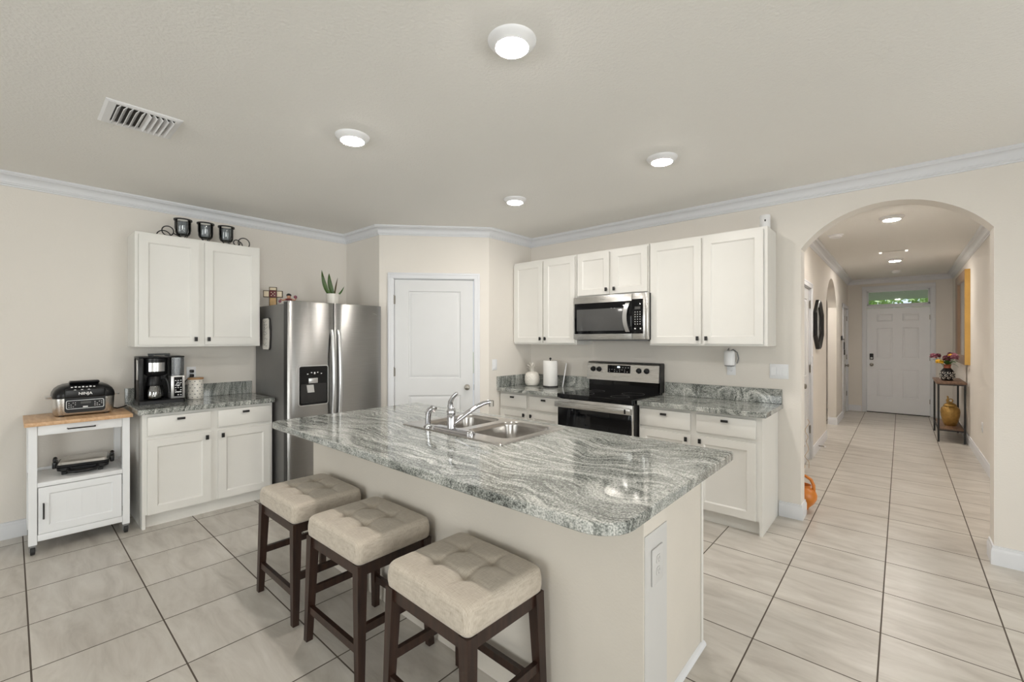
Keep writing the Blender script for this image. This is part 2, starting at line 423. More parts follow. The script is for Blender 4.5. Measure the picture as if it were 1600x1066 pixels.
def thing(name, label, cat, loc=(0, 0, 0), rz=0.0, group=None):
    o = bpy.data.objects.new(name, None); C.objects.link(o)
    o.empty_display_size = 0.05; o.location = loc; o.rotation_euler = (0, 0, rz)
    o['label'] = label; o['category'] = cat
    if group: o['group'] = group
    return o
def tag(o, label, cat, group=None, kind=None):
    o['label'] = label; o['category'] = cat
    if group: o['group'] = group
    if kind: o['kind'] = kind
    return o
def struct(o, label=None, cat=None):
    o['kind'] = 'structure'
    if label: o['label'] = label
    if cat: o['category'] = cat
    return o
def dup(root, loc, rz, label):
    r = root.copy(); C.objects.link(r); r.location = loc; r.rotation_euler = (0, 0, rz); r['label'] = label
    for ch in list(root.children):
        c = ch.copy(); C.objects.link(c); c.parent = r
        for g in ch.children:
            d = g.copy(); C.objects.link(d); d.parent = c
    return r
def text(name, body, size, mat, parent, loc, rot, depth=0.0006, spacing=1.0, bold=0.0):
    cu = bpy.data.curves.new(name, 'FONT'); cu.body = body; cu.size = size; cu.align_x = 'CENTER'; cu.align_y = 'CENTER'
    cu.extrude = depth; cu.space_character = spacing; cu.offset = bold
    tmp = bpy.data.objects.new(name + '_tmp', cu); C.objects.link(tmp)
    dg = bpy.context.evaluated_depsgraph_get()
    me = bpy.data.meshes.new_from_object(tmp.evaluated_get(dg)); bpy.data.objects.remove(tmp); me.name = name
    me.materials.clear(); me.materials.append(mat)
    o = bpy.data.objects.new(name, me); C.objects.link(o); o.parent = parent; o.location = loc; o.rotation_euler = rot
    return o
FRONT = (R(90), 0, 0)     # text lying on a face that looks to local -Y

# ------------------------------------------------------------------ room shell
LW = R(90); RW = R(-90)    # walls that face +X and -X: local front is -Y
def wall(name, outline, origin, rz, thick=0.1, mat=None, label=None):
    mb = MB(); mb.prism_xz(outline, 0, thick)
    o = mb.build(name, mat or WALL, loc=(*origin, 0), rz=rz, smooth=20)
    return struct(o, label, 'wall')
def arc_pts(x0, x1, zs, za, n=28):
    """arch from (x0,zs) over apex za to (x1,zs); half ellipse blended to a segment of a circle"""
    cx = (x0 + x1) / 2; hw = (x1 - x0) / 2; s = za - zs
    r = (hw * hw + s * s) / (2 * s); cz = za - r; a0 = math.asin(min(1, hw / r))
    if s > hw: a0 = PI - a0
    return [(cx + r * math.sin(-a0 + 2 * a0 * i / n), cz + r * math.cos(-a0 + 2 * a0 * i / n)) for i in range(n + 1)]
H = CEIL
mb = MB(); mb.box(-5.2, 3.6, -5.0, 11.6, -0.12, 0); struct(mb.build('floor', TILE), 'pale greige square porcelain tiles with dark grout', 'floor')
mb = MB(); mb.box(-5.2, 3.6, -5.0, 11.6, CEIL, CEIL + 0.12); struct(mb.build('ceiling', CEILM), 'off white textured ceiling over kitchen and hall', 'ceiling')
wall('wall_left', [(YB - 0.1, 0), (2.585, 0), (2.585, H), (YB - 0.1, H)], (XL, 0), LW, label='beige wall on the left behind cart and fridge')
wall('wall_alcove', [(XL - 0.1, 0), (PA.x, 0), (PA.x, H), (XL - 0.1, H)], (0, 2.585), 0, 0.08, label='short beige wall right of the fridge')
PT = (PB - PA).normalized(); PRZ = math.atan2(PT.y, PT.x); PL = (PB - PA).length
wall('wall_pantry', [(0, 0), (0.148, 0), (0.148, 2.095), (1.006, 2.095), (1.006, 0), (PL, 0), (PL, H), (0, H)], PA, PRZ, 0.1, label='angled beige wall around the pantry door')
wall('wall_pantry_side', [(PB.y, 0), (YR, 0), (YR, H), (PB.y, H)], (PB.x, 0), LW, 0.1, label='short beige side wall left of the cooker counter')
AX0, AX1, AZS, AZA = -0.60, 0.447, 2.165, 2.438
wall('wall_cooker', [(-3.47, 0), (AX0, 0)] + arc_pts(AX0, AX1, AZS, AZA) + [(AX1, 0), (XE + 0.1, 0), (XE + 0.1, H), (-3.47, H)], (0, YR), 0, YJ - YR, label='beige wall behind the cooker with an arched opening')
# hall walls
wall('wall_hall_left', [(YJ, 0), (5.62, 0), (5.62, 2.06), (6.37, 2.06), (6.37, 0), (7.86, 0)] + arc_pts(7.86, 9.22, 1.98, 2.40) +
     [(9.22, 0), (10.25, 0), (10.25, 2.06), (11.15, 2.06), (11.15, 0), (HY, 0), (HY, H), (YJ, H)], (HXL, 0), LW, 0.12, label='left hallway wall with doors and an arch')
wall('wall_hall_right', [(-HY, 0), (-6.66, 0)] + arc_pts(-6.66, -4.9, 2.1, 2.4) + [(-4.9, 0), (-YJ, 0), (-YJ, H), (-HY, H)], (HXR, 0), RW, 0.12, label='right hallway wall behind the console table')
wall('wall_hall_end', [(-2.3, 0), (-0.535, 0), (-0.535, 2.435), (0.427, 2.435), (0.427, 0), (2.1, 0), (2.1, H), (-2.3, H)], (0, HY), 0, 0.14, label='end hallway wall around the front door')
wall('wall_vestibule', [(YJ, 0), (HY, 0), (HY, H), (YJ, H)], (-2.2, 0), LW, 0.1)
wall('wall_nook', [(-HY, 0), (-YJ, 0), (-YJ, H), (-HY, H)], (2.0, 0), RW, 0.1)
# the room behind the camera, with its patio window and side window
wall('wall_back', [(-XE, 0), (-0.6, 0), (-0.6, 2.3), (2.8, 2.3), (2.8, 0), (-XL, 0), (-XL, H), (-XE, H)], (0, YB), PI, 0.1)
mb = MB(); o0 = [(-YR, 0), (-YB, 0), (-YB, H), (-YR, H)]
mb.box(-YR, -3.35, 0, 0.1, 0, H); mb.box(-3.35, -1.25, 0, 0.1, 2.25, H); mb.box(-1.25, 0.55, 0, 0.1, 0, H); mb.box(2.85, -YB, 0, 0.1, 0, H); mb.box(0.55, 2.85, 0, 0.1, 0, 0.65); mb.box(0.55, 2.85, 0, 0.1, 2.25, H)
struct(mb.build('wall_right', WALL, loc=(XE, 0, 0), rz=RW, smooth=20), 'right wall of the room', 'wall')
def window(name, x0, x1, z0, z1, origin, rz, bars):
    mb = MB()
    f = 0.05
    mb.box(x0, x0 + f, 0.03, 0.08, z0, z1); mb.box(x1 - f, x1, 0.03, 0.08, z0, z1); mb.box(x0, x1, 0.03, 0.08, z0, z0 + f); mb.box(x0, x1, 0.03, 0.08, z1 - f, z1)
    for b in bars: mb.box(b - 0.035, b + 0.035, 0.03, 0.08, z0, z1)
    o = struct(mb.build(name, TRIM, loc=(*origin, 0), rz=rz))
    g = MB(); g.box(x0 + f, x1 - f, 0.052, 0.058, z0 + f, z1 - f); g.build('pane', WINGL, o)
    return o
window('window_1', -0.6, 2.8, 0.0, 2.3, (0, YB), PI, [1.1])
window('window_2', 0.55, 2.85, 0.65, 2.25, (XE, 0), RW, [1.7])
window('added_window', -3.35, -1.25, 0.0, 2.25, (XE, 0), RW, [-2.3])  # unseen extra window, added to let more light in from the right

def sweep(mb, path, prof):
    """profile (distance off the wall, z) swept along a floor path whose room side is to the right; mitred corners"""
    P_ = [Vector(p) for p in path]; n = len(P_); loops = []
    for i in range(n):
        d0 = (P_[i] - P_[i - 1]).normalized() if i else None
        d1 = (P_[i + 1] - P_[i]).normalized() if i < n - 1 else None
        n0 = Vector((d0.y, -d0.x)) if d0 else None; n1 = Vector((d1.y, -d1.x)) if d1 else None
        if n0 is None: m_ = n1
        elif n1 is None: m_ = n0
        else:
            m_ = (n0 + n1).normalized(); m_ = m_ / max(0.2, m_.dot(n0))
        loops.append([(P_[i].x + m_.x * a, P_[i].y + m_.y * a, z) for a, z in prof])
    mb.loft(loops)
CROWN = [(0, CEIL), (0.078, CEIL), (0.078, CEIL - 0.012), (0.070, CEIL - 0.017), (0.066, CEIL - 0.024)] + \
        [(0.066 - 0.044 * math.sin(a), CEIL - 0.024 - 0.044 * (1 - math.cos(a))) for a in [0.5 * PI * k / 6 for k in range(1, 7)]] + \
        [(0.017, CEIL - 0.073), (0.017, CEIL - 0.080), (0.009, CEIL - 0.084), (0.007, CEIL - 0.092), (0, CEIL - 0.094)]
mb = MB(); sweep(mb, [(XL, YB), (XL, 2.585), PA, PB, (PB.x, YR), (XE, YR), (XE, YB), (XL, YB)], CROWN)
struct(mb.build('trim_1', TRIM, smooth=30), 'white crown moulding around the kitchen ceiling', 'crown moulding')
mb = MB(); sweep(mb, [(HXL, YJ), (HXL, HY), (HXR, HY), (HXR, YJ), (HXL, YJ)], CROWN)
struct(mb.build('trim_2', TRIM, smooth=30), 'white crown moulding around the hallway ceiling', 'crown moulding')
BASE = [(0, 0), (0.015, 0), (0.015, 0.085), (0.012, 0.098), (0.009, 0.102), (0.008, 0.118), (0, 0.121)]
def baseboard(name, *paths):
    mb = MB()
    for p in paths: sweep(mb, p, BASE)
    return struct(mb.build(name, TRIM, smooth=30))
baseboard('baseboard_left', [(XL, YB), (XL, 0.655)])
baseboard('baseboard_cooker', [(-0.752, YR), (AX0, YR), (AX0, YJ), (HXL, YJ), (HXL, 5.54)], [(AX1, YJ), (AX1, YR), (XE, YR)])
baseboard('baseboard_hall_left', [(HXL, 6.45), (HXL, 7.86), (HXL - 0.12, 7.86)], [(HXL - 0.12, 9.22), (HXL, 9.22), (HXL, 10.17)], [(HXL, 11.23), (HXL, HY), (-0.60, HY)])
baseboard('baseboard_hall_right', [(0.49, HY), (HXR, HY), (HXR, 6.66), (HXR + 0.12, 6.66)], [(HXR, 4.9), (HXR, YJ), (AX1, YJ)])
baseboard('baseboard_pantry', [(PB.x, PB.y), (PB.x, 3.55)], [PA + PT * 1.075, PB])

# ---- doors: slab with moulded panels, casing, hinges, knob
PSTEP = [(0.008, 0.009), (0.018, 0.010), (0.036, 0.003), (0.044, 0.002)]
def casing(mb, x0, x1, z1, wd=0.062, y0=-0.016, head=None):
    for a, b in ((x0 - wd, x0), (x1, x1 + wd)):
        mb.box(a, b, y0, 0.0, 0, z1 + wd, 0.004)
    mb.box(x0 - wd, x1 + wd, y0 - 0.001, 0.0, z1, z1 + wd, 0.004)
    # inner step of the moulding and the jamb
    for a, b in ((x0 - wd + 0.008, x0 - wd + 0.022), (x1 + wd - 0.022, x1 + wd - 0.008)):
        mb.box(a, b, y0 - 0.005, y0, 0, z1 + wd - 0.008, 0.002)
    mb.box(x0 - wd + 0.008, x1 + wd - 0.008, y0 - 0.006, y0, z1 + wd - 0.022, z1 + wd - 0.008, 0.002)
def hinge(parent, x, z, y=0.012):
    mb = MB(); mb.lathe([(0.006, -0.045), (0.006, 0.045)], (x, y - 0.012, z), 10); mb.box(x - 0.014, x + 0.014, y - 0.010, y - 0.004, z - 0.044, z + 0.044)
    mb.lathe([(0.004, 0.045), (0.006, 0.048), (0.003, 0.054)], (x, y - 0.012, z), 10)
    mb.build('hinge', NICKEL, parent)
def knob(parent, x, z, y, mat=NICKEL):
    mb = MB(); mb.lathe([(0.032, y), (0.032, y - 0.006), (0.013, y - 0.010), (0.012, y - 0.030), (0.022, y - 0.036), (0.028, y - 0.046), (0.026, y - 0.058), (0.014, y - 0.064), (0.001, y - 0.065)], (x, 0, z), 24, 'y')
    mb.build('door_knob', mat, parent)
def door(name, origin, rz, x0, x1, z1, pans, hx, knobx, knobz, label, yf=0.014):
    mb = MB(); mb.panels(x0 + 0.003, x1 - 0.003, 0.012, z1 - 0.003, yf, yf + 0.035, pans, PSTEP)
    o = struct(mb.build(name, DOORM, loc=(*origin, 0), rz=rz, smooth=25), label, 'door')
    cs = MB(); casing(cs, x0 - 0.006, x1 + 0.006, z1 + 0.006)
    cs.box(x0 - 0.006, x0, 0, 0.09, 0, z1 + 0.006); cs.box(x1, x1 + 0.006, 0, 0.09, 0, z1 + 0.006); cs.box(x0 - 0.006, x1 + 0.006, 0, 0.09, z1, z1 + 0.006)
    cs.build('door_casing', TRIM, o, smooth=25)
    for z in hx[1]: hinge(o, hx[0], z, yf)
    if knobx is not None: knob(o, knobx, knobz, yf)
    return o
d1 = door('door_1', PA, PRZ, 0.156, 0.998, 2.087, [(0.303, 0.858, 1.022, 1.962), (0.303, 0.858, 0.22, 0.842)], (0.153, (1.865, 1.095, 0.25)), 0.928, 0.925,
     'white two-panel pantry door with a nickel knob')
mb = MB(); mb.box(0.999, 1.004, -0.002, 0.03, 0.895, 0.955); mb.build('strike_plate', NICKEL, d1)
door('door_2', (HXL, 0), LW, 5.63, 6.36, 2.05, [(5.75, 6.24, 1.02, 1.92), (5.75, 6.24, 0.22, 0.84)], (6.362, (1.86, 1.09, 0.36)), 5.73, 0.93, 'white closet door just inside the hallway arch')
d3 = door('door_3', (HXL, 0), LW, 10.26, 11.14, 2.05, [(10.37, 11.03, 1.02, 1.92), (10.37, 11.03, 0.22, 0.84)], (11.142, (1.86, 1.09, 0.36)), 10.95, 0.93, 'white door on the left at the far end of the hallway')
# front door: six panels, smart lock, lever knob
fx0, fx1 = -0.517, 0.408
pw = [(-0.36, -0.125), (0.02, 0.255)]
fp = []
for a, b in pw: fp += [(a, b, 1.80, 1.94), (a, b, 1.08, 1.67), (a, b, 0.31, 0.86)]
mb = MB(); mb.panels(fx0 + 0.003, fx1 - 0.003, 0.015, 2.058, 0.02, 0.065, fp, PSTEP)
fd = struct(mb.build('door_4', FDOORM, loc=(0, HY, 0), smooth=25), 'white six-panel front door at the end of the hallway', 'door')
cs = MB()
for a, b in ((fx0 - 0.072, fx0 - 0.010), (fx1 + 0.010, fx1 + 0.072)): cs.box(a, b, -0.018, 0, 0, 2.50, 0.004)
cs.box(fx0 - 0.072, fx1 + 0.072, -0.019, 0, 2.43, 2.50, 0.004)
cs.box(fx0 - 0.012, fx0, 0, 0.13, 0, 2.43); cs.box(fx1, fx1 + 0.012, 0, 0.13, 0, 2.43); cs.box(fx0, fx1, 0, 0.13, 2.405, 2.43)
cs.box(fx0, fx1, 0, 0.13, 2.066, 2.118, 0.004)
cs.build('door_casing', TRIM, fd, smooth=25)
g = MB(); g.box(fx0, fx1, 0.05, 0.056, 2.118, 2.405); g.build('transom_pane', WINGL, fd)
tf = MB()
for b in ((fx0, fx0 + 0.028, 2.118, 2.405), (fx1 - 0.028, fx1, 2.118, 2.405), (fx0, fx1, 2.118, 2.142), (fx0, fx1, 2.381, 2.405)): tf.box(b[0], b[1], 0.035, 0.07, b[2], b[3])
tf.build('transom_frame', TRIM, fd)
sl = MB(); sl.box(fx0 + 0.045, fx0 + 0.105, -0.006, 0.02, 1.045, 1.165, 0.008); lk = sl.build('door_lock', BLACKP, fd)
sl = MB(); sl.lathe([(0.02, -0.006), (0.02, -0.012), (0.016, -0.014)], (fx0 + 0.075, 0, 1.075), 16, 'y'); sl.build('lock_turn', SILVER, lk)
knob(fd, fx0 + 0.075, 0.945, 0.02)
th = MB(); th.box(fx0, fx1, 0.0, 0.13, 0.0, 0.014, 0.003); th.build('threshold', DARKVOID, fd)
for z in (1.86, 1.09, 0.28): hinge(fd, fx1 + 0.003, z, 0.02)

# ------------------------------------------------------------------ outside the front door
mb = MB(); mb.box(-6, 6, 11.6, 15.4, -0.15, -0.02); struct(mb.build('porch_floor', CONC), 'concrete porch floor outside', 'porch')
mb = MB(); mb.box(-6, 6, 11.6, 15.4, 2.50, 2.62); struct(mb.build('porch_ceiling', PORCH), 'dark porch ceiling seen through the transom', 'porch')
mb = MB(); mb.box(-40, 40, 15.4, 60, -0.25, -0.1); struct(mb.build('lawn', LAWN), 'lawn beyond the porch', 'lawn')
def tree(loc, h, cr, n, label):
    t = thing('tree', label, 'tree', loc, 0, 'trees outside the front door')
    mb = MB(); mb.tube([(0, 0, -0.1), (0.05, 0.02, h * 0.35), (0, 0, h * 0.7)], 0.14, 10, r1=0.06); mb.build('trunk', BARK, t)
    mb = MB()
    for i in range(n):
        d = Vector((random.gauss(0, 1), random.gauss(0, 1), random.gauss(0, 1))).normalized() * (random.random() ** 0.4)
        c = Vector((d.x * cr, d.y * cr, h * 0.66 + d.z * h * 0.36))
        a = Vector((random.gauss(0, 1), random.gauss(0, 1), random.gauss(0, 1))).normalized(); b = a.orthogonal().normalized()
        s_ = random.uniform(0.07, 0.15); c2 = c + a * s_ * 1.6
        mb.face(mb.verts([c, c + a * s_ * 0.7 + b * s_ * 0.5, c2, c + a * s_ * 0.7 - b * s_ * 0.5]))
    mb.build('foliage', LEAFT, t, smooth=0)
tree((-1.6, 21.5, 0), 4.2, 1.25, 2600, 'leafy green tree outside, left half of the transom view')
tree((1.5, 20.5, 0), 3.8, 1.25, 2600, 'leafy green tree outside, right half of the transom view')
tree((0.4, 27.0, 0), 5.6, 2.2, 2600, 'leafy tree farther away, between the two nearer trees')
tree((-5.0, 27.5, 0), 5.0, 2.2, 2200, 'pale leafy tree at the far left of the transom view')

# ------------------------------------------------------------------ ceiling lamps, vents, detectors
def lamp(lens=LENS):
    t = thing('ceiling_light', '', 'light', (0, 0, CEIL), 0, 'round flush LED ceiling lights')
    mb = MB(); mb.lathe([(0.098, 0), (0.096, -0.007), (0.088, -0.013), (0.072, -0.026), (0.067, -0.030), (0.064, -0.027)], (0, 0, 0), 40, cap1=False); mb.build('trim_ring', WHITEP, t)
    mb = MB(); mb.lathe([(0.066, -0.022), (0.064, -0.030), (0.055, -0.034), (0.03, -0.037), (0.001, -0.038)], (0, 0, 0), 36); mb.build('lens', lens, t)
    return t
LT = lamp()
LAMPS = [(-1.177, 1.336, 'largest round ceiling light, near the top centre of the photo'), (-2.44, 1.339, 'round ceiling light nearest the ceiling vent'),
         (-1.19, 2.855, 'round ceiling light in front of the tall right cabinets'), (-2.488, 2.862, 'round ceiling light in front of the pantry corner'),
         (-0.07, 5.72, 'hallway ceiling light just beyond the arch'), (-0.07, 8.75, 'small hallway ceiling light nearest the front door')]
LTH = lamp(LENSH)
for i, (x, y, lab) in enumerate(LAMPS):
    src = LTH if i >= 4 else LT
    if i in (0, 4): src.location = (x, y, CEIL); src['label'] = lab
    else: dup(src, (x, y, CEIL), 0, lab)
dup(LTH, (1.35, 5.7, CEIL), 0, 'added unseen ceiling light in the side room right of the hallway')  # unseen lamp added to brighten the hallway from the right
dup(LTH, (-1.55, 8.5, CEIL), 0, 'added unseen ceiling light in the vestibule left of the hallway')  # another unseen lamp, added for more hallway light from the left
LTX = lamp(LENSX); LTX.location = (1.7, 1.34, CEIL); LTX['label'] = 'added unseen ceiling light right of the viewer, level with the island'  # out-of-view lamp added to lift the arch wall, floor and island end
dup(LTX, (1.7, -1.4, CEIL), 0, 'added unseen ceiling light behind the viewer on the right')  # second out-of-view lamp added as fill

t = thing('ceiling_vent', 'white rectangular louvred air vent in the ceiling', 'vent', (-3.125, 0.47, CEIL))
a0, a1, b0, b1 = -0.165, 0.165, -0.158, 0.158
c0, c1, e0, e1 = -0.115, 0.135, -0.115, 0.128
mb = MB()
mb.loft([[(x, y, z) for x, y in ((p, r), (q, r), (q, u), (p, u))] for p, q, r, u, z in ((a0, a1, b0, b1, -0.0005), (a0, a1, b0, b1, -0.004), (a0 + 0.012, a1 - 0.012, b0 + 0.012, b1 - 0.012, -0.009), (c0, c1, e0, e1, -0.009), (c0, c1, e0, e1, -0.001))], False, False)
mb.build('frame', WHITEP, t, smooth=20)
mb = MB(); mb.box(c0, c1, e0, e1, -0.0022, -0.0006); mb.build('duct_opening', DARKVOID, t)
mb = MB()
for k in range(10):
    y = e0 + 0.012 + k * (e1 - e0 - 0.024) / 9
    M_ = Matrix.Translation((0, y, -0.0135)) @ Matrix.Rotation((-1 if k < 5 else 1) * R(40), 4, 'X')
    mb.box(c0 + 0.002, c1 - 0.002, -0.0012, 0.0012, -0.013, 0.013, M=M_)
mb.build('louvres', WHITEP, t)
t = thing('carbon_monoxide_detector', 'round white detector disc on the ceiling just beyond the arch', 'detector', (-0.565, 6.28, CEIL))
mb = MB(); mb.lathe([(0.075, 0), (0.075, -0.006), (0.062, -0.010), (0.060, -0.028), (0.05, -0.034), (0.001, -0.035)], seg=32); mb.build('body', WHITEP, t)
t = thing('smoke_detector', 'small smoke detector on the hallway ceiling nearest the front door', 'detector', (-0.067, 10.2, CEIL))
mb = MB(); mb.lathe([(0.07, 0), (0.07, -0.022), (0.055, -0.028), (0.05, -0.034)], seg=28); mb.build('body', WHITEP, t)
mb = MB(); mb.lathe([(0.05, -0.030), (0.046, -0.045), (0.001, -0.047)], seg=28); mb.build('cover', WHITEP, t)
t = thing('ceiling_strip', 'flush ceiling strip with two small glowing squares in the hallway', 'ceiling panel', (-0.08, 7.97, CEIL))
mb = MB(); mb.box(-0.12, 0.12, -0.06, 0.06, -0.006, 0, 0.002); mb.build('panel', CEILM, t)
for sx in (-0.135, 0.135):
    mb = MB(); mb.box(sx - 0.014, sx + 0.014, -0.045, 0.045, -0.012, 0, 0.003); mb.build('light', GLOWSQ, t)  # squares made to glow, brighter than the ceiling around them

# ------------------------------------------------------------------ cabinets
SHAKER = [(0.004, 0.003), (0.010, 0.009), (0.014, 0.010)]
def pull(parent, x, z, y, wd, h):
    mb = MB(); mb.box(x - wd / 2, x + wd / 2, y - 0.022, y - 0.012, z - h / 2, z + h / 2, 0.002); mb.box(x - wd / 4, x + wd / 4, y - 0.014, y, z - h / 4, z + h / 4)
    mb.build('knob', BLACKM, parent)
def cab_door(parent, x0, x1, z0, z1, kx, kz, st=0.058):
    mb = MB(); mb.panels(x0, x1, z0, z1, -0.02, -0.001, [(x0 + st, x1 - st, z0 + st, z1 - st)], SHAKER)
    d = mb.build('door', CAB, parent, smooth=25); pull(d, kx, kz, -0.02, 0.022, 0.036); return d
def cab_drawer(parent, x0, x1, z0, z1):
    mb = MB(); mb.box(x0, x1, -0.02, -0.001, z0, z1, 0.004); d = mb.build('drawer', CAB, parent, smooth=25)
    pull(d, (x0 + x1) / 2, z1 - 0.030, -0.02, 0.052, 0.018); return d
def base_cabinet(label, loc, rz, wd, dp, cols):
    t = thing('base_cabinet', label, 'cabinet', loc, rz, 'white base cabinets')
    mb = MB(); mb.box(0, wd, 0, dp, 0.105, 0.875); mb.box(0, 0.02, 0, dp, 0, 0.105); mb.box(wd - 0.02, wd, 0, dp, 0, 0.105)
    mb.build('body', CAB, t, smooth=20)
    mb = MB(); mb.box(0.02, wd - 0.02, 0.045, 0.06, 0.0, 0.105); mb.build('toe_kick', CAB, t)
    for i, (a, b) in enumerate(cols):
        cab_drawer(t, a, b, 0.708, 0.850)
        cab_door(t, a, b, 0.108, 0.678, b - 0.030 if i == 0 else a + 0.030, 0.640)
    return t
base_cabinet('white two-door two-drawer base cabinet right of the cooker', (-1.712, 3.62, 0), 0, 0.954, 0.545, [(0.012, 0.442), (0.490, 0.915)])
base_cabinet('white two-door two-drawer base cabinet between pantry and cooker', (-3.36, 3.62, 0), 0, 0.842, 0.545, [(0.012, 0.388), (0.425, 0.822)])
base_cabinet('white base cabinet under the coffee maker, beside the fridge', (-4.30, 0.655, 0), LW, 0.918, 0.545, [(0.030, 0.440), (0.492, 0.898)])

def wall_cabinet(label, loc, rz, wd, dp, h, doors, kz=0.045):
    t = thing('wall_cabinet', label, 'cabinet', loc, rz, 'white wall cabinets')
    mb = MB(); mb.box(0, wd, 0, dp, 0, h, 0.0015, 1); mb.build('body', CAB, t, smooth=20)
    for i, (a, b) in enumerate(doors):
        cab_door(t, a, b, 0.018, h - 0.022, b - 0.026 if i == 0 else a + 0.026, 0.018 + kz)
    return t
wall_cabinet('tall white double-door wall cabinet at the right end of the row', (-1.722, 3.86, 1.388), 0, 0.950, 0.308, 0.932, [(0.014, 0.458), (0.476, 0.922)])
wall_cabinet('short white double-door wall cabinet directly above the microwave', (-2.508, 3.86, 1.868), 0, 0.780, 0.308, 0.452, [(0.016, 0.378), (0.412, 0.768)])
wall_cabinet('tall white double-door wall cabinet left of the microwave', (-3.362, 3.86, 1.388), 0, 0.850, 0.308, 0.932, [(0.008, 0.420), (0.436, 0.838)])
wall_cabinet('white double-door wall cabinet above the coffee maker', (-4.53, 0.645, 1.382), LW, 0.905, 0.318, 0.918, [(0.022, 0.422), (0.464, 0.888)])

# ------------------------------------------------------------------ granite tops
def slab(mb, x0, x1, y0, y1, z0, z1, r, holes=()):
    e = 0.004
    def lp(i):
        rr = [max(q - i, 0.0005) for q in (r if isinstance(r, (list, tuple)) else [r] * 4)]
        return rrect(x0 + i, x1 - i, y0 + i, y1 - i, rr)
    top = mb.fill([lp(e)] + list(holes), z1)
    a = mb.verts(z3(lp(0), z1 - e)); b = mb.verts(z3(lp(0), z0 + e)); c = mb.verts(z3(lp(e), z0))
    seq = [top[0], a, b, c]
    for p, q in zip(seq, seq[1:]):
        n = len(p)
        for i in range(n): mb.face([p[i], p[(i + 1) % n], q[(i + 1) % n], q[i]])
    bot = mb.fill([lp(e)] + list(holes), z0)
    for t_, b_ in zip(top[1:], bot[1:]):
        n = len(t_)
        for i in range(n): mb.face([t_[i], t_[(i + 1) % n], b_[(i + 1) % n], b_[i]])
    bmesh.ops.remove_doubles(mb.bm, verts=mb.bm.verts[:], dist=1e-5)
def counter(label, loc, x0, x1, y0, y1, splash, r=0.012):
    mb = MB(); slab(mb, x0, x1, y0, y1, 0.876, 0.914, r)
    o = mb.build('countertop', GRANITE, smooth=25); tag(o, label, 'countertop', 'grey granite countertops')
    mb = MB()
    for s_ in splash: mb.box(*s_, 0.9145, 1.034, 0.002, 1)
    mb.build('backsplash', GRANITE, o, smooth=25)
    return o
counter('grey granite countertop right of the cooker', None, -1.712, -0.722, 3.565, YR - 0.001, [(-1.700, -0.728, YR - 0.021, YR - 0.001)])
counter('grey granite countertop holding pineapple jar and paper towels', None, -3.364, -2.518, 3.555, YR - 0.001, [(-3.344, -2.53, YR - 0.021, YR - 0.001), (-3.364, -3.344, 3.555, YR - 0.001)])
counter('grey granite countertop under the coffee maker', None, XL + 0.001, -4.245, 0.622, 1.580, [(XL + 0.001, XL + 0.021, 0.625, 1.580)])
# island top with the hole for the sink
SX0, SX1, SY0, SY1 = -2.33, -1.485, 1.60, 2.17
mb = MB(); slab(mb, -3.045, -0.588, 1.098, 2.245, 0.876, 0.914, [0.06, 0.12, 0.02, 0.02], [rrect(SX0 + 0.02, SX1 - 0.02, SY0 + 0.02, SY1 - 0.02, 0.03)])
tag(mb.build('countertop', GRANITE, smooth=25), 'large grey granite island countertop with a rounded front corner', 'countertop', 'grey granite countertops')

# ------------------------------------------------------------------ island
isl = thing('kitchen_island', 'cream kitchen island base under the large granite top', 'island', (0, 0, 0))
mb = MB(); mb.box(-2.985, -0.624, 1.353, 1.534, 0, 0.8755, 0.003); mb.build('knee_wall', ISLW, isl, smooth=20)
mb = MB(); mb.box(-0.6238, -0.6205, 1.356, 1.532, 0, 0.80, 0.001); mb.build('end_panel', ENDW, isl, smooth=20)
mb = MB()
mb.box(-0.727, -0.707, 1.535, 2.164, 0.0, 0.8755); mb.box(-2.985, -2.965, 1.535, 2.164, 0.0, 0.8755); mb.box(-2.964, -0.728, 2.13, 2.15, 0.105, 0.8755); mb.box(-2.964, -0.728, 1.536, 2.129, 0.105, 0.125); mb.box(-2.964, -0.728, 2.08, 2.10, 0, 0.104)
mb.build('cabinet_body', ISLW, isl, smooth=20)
mb = MB(); mb.box(-0.7065, -0.702, 2.142, 2.166, 0.02, 0.8755); mb.build('corner_strip', CAB, isl)
mb = MB(); sweep(mb, [(-0.7065, 1.536), (-0.7065, 2.168)], [(0, 0), (0.018, 0), (0.016, 0.010), (0.010, 0.017), (0, 0.020)]); mb.build('shoe_moulding', TRIM, isl)
for a, b in ((-2.95, -2.42), (-2.40, -1.93), (-1.90, -1.44), (-1.40, -0.74)):
    mb = MB(); mb.panels(a, b, 0.115, 0.68, 0, 0.018, [(a + 0.06, b - 0.06, 0.175, 0.62)], SHAKER)
    o = mb.build('door', CAB, isl, smooth=25); o.location = (a + b, 2.169, 0); o.rotation_euler = (0, 0, PI)

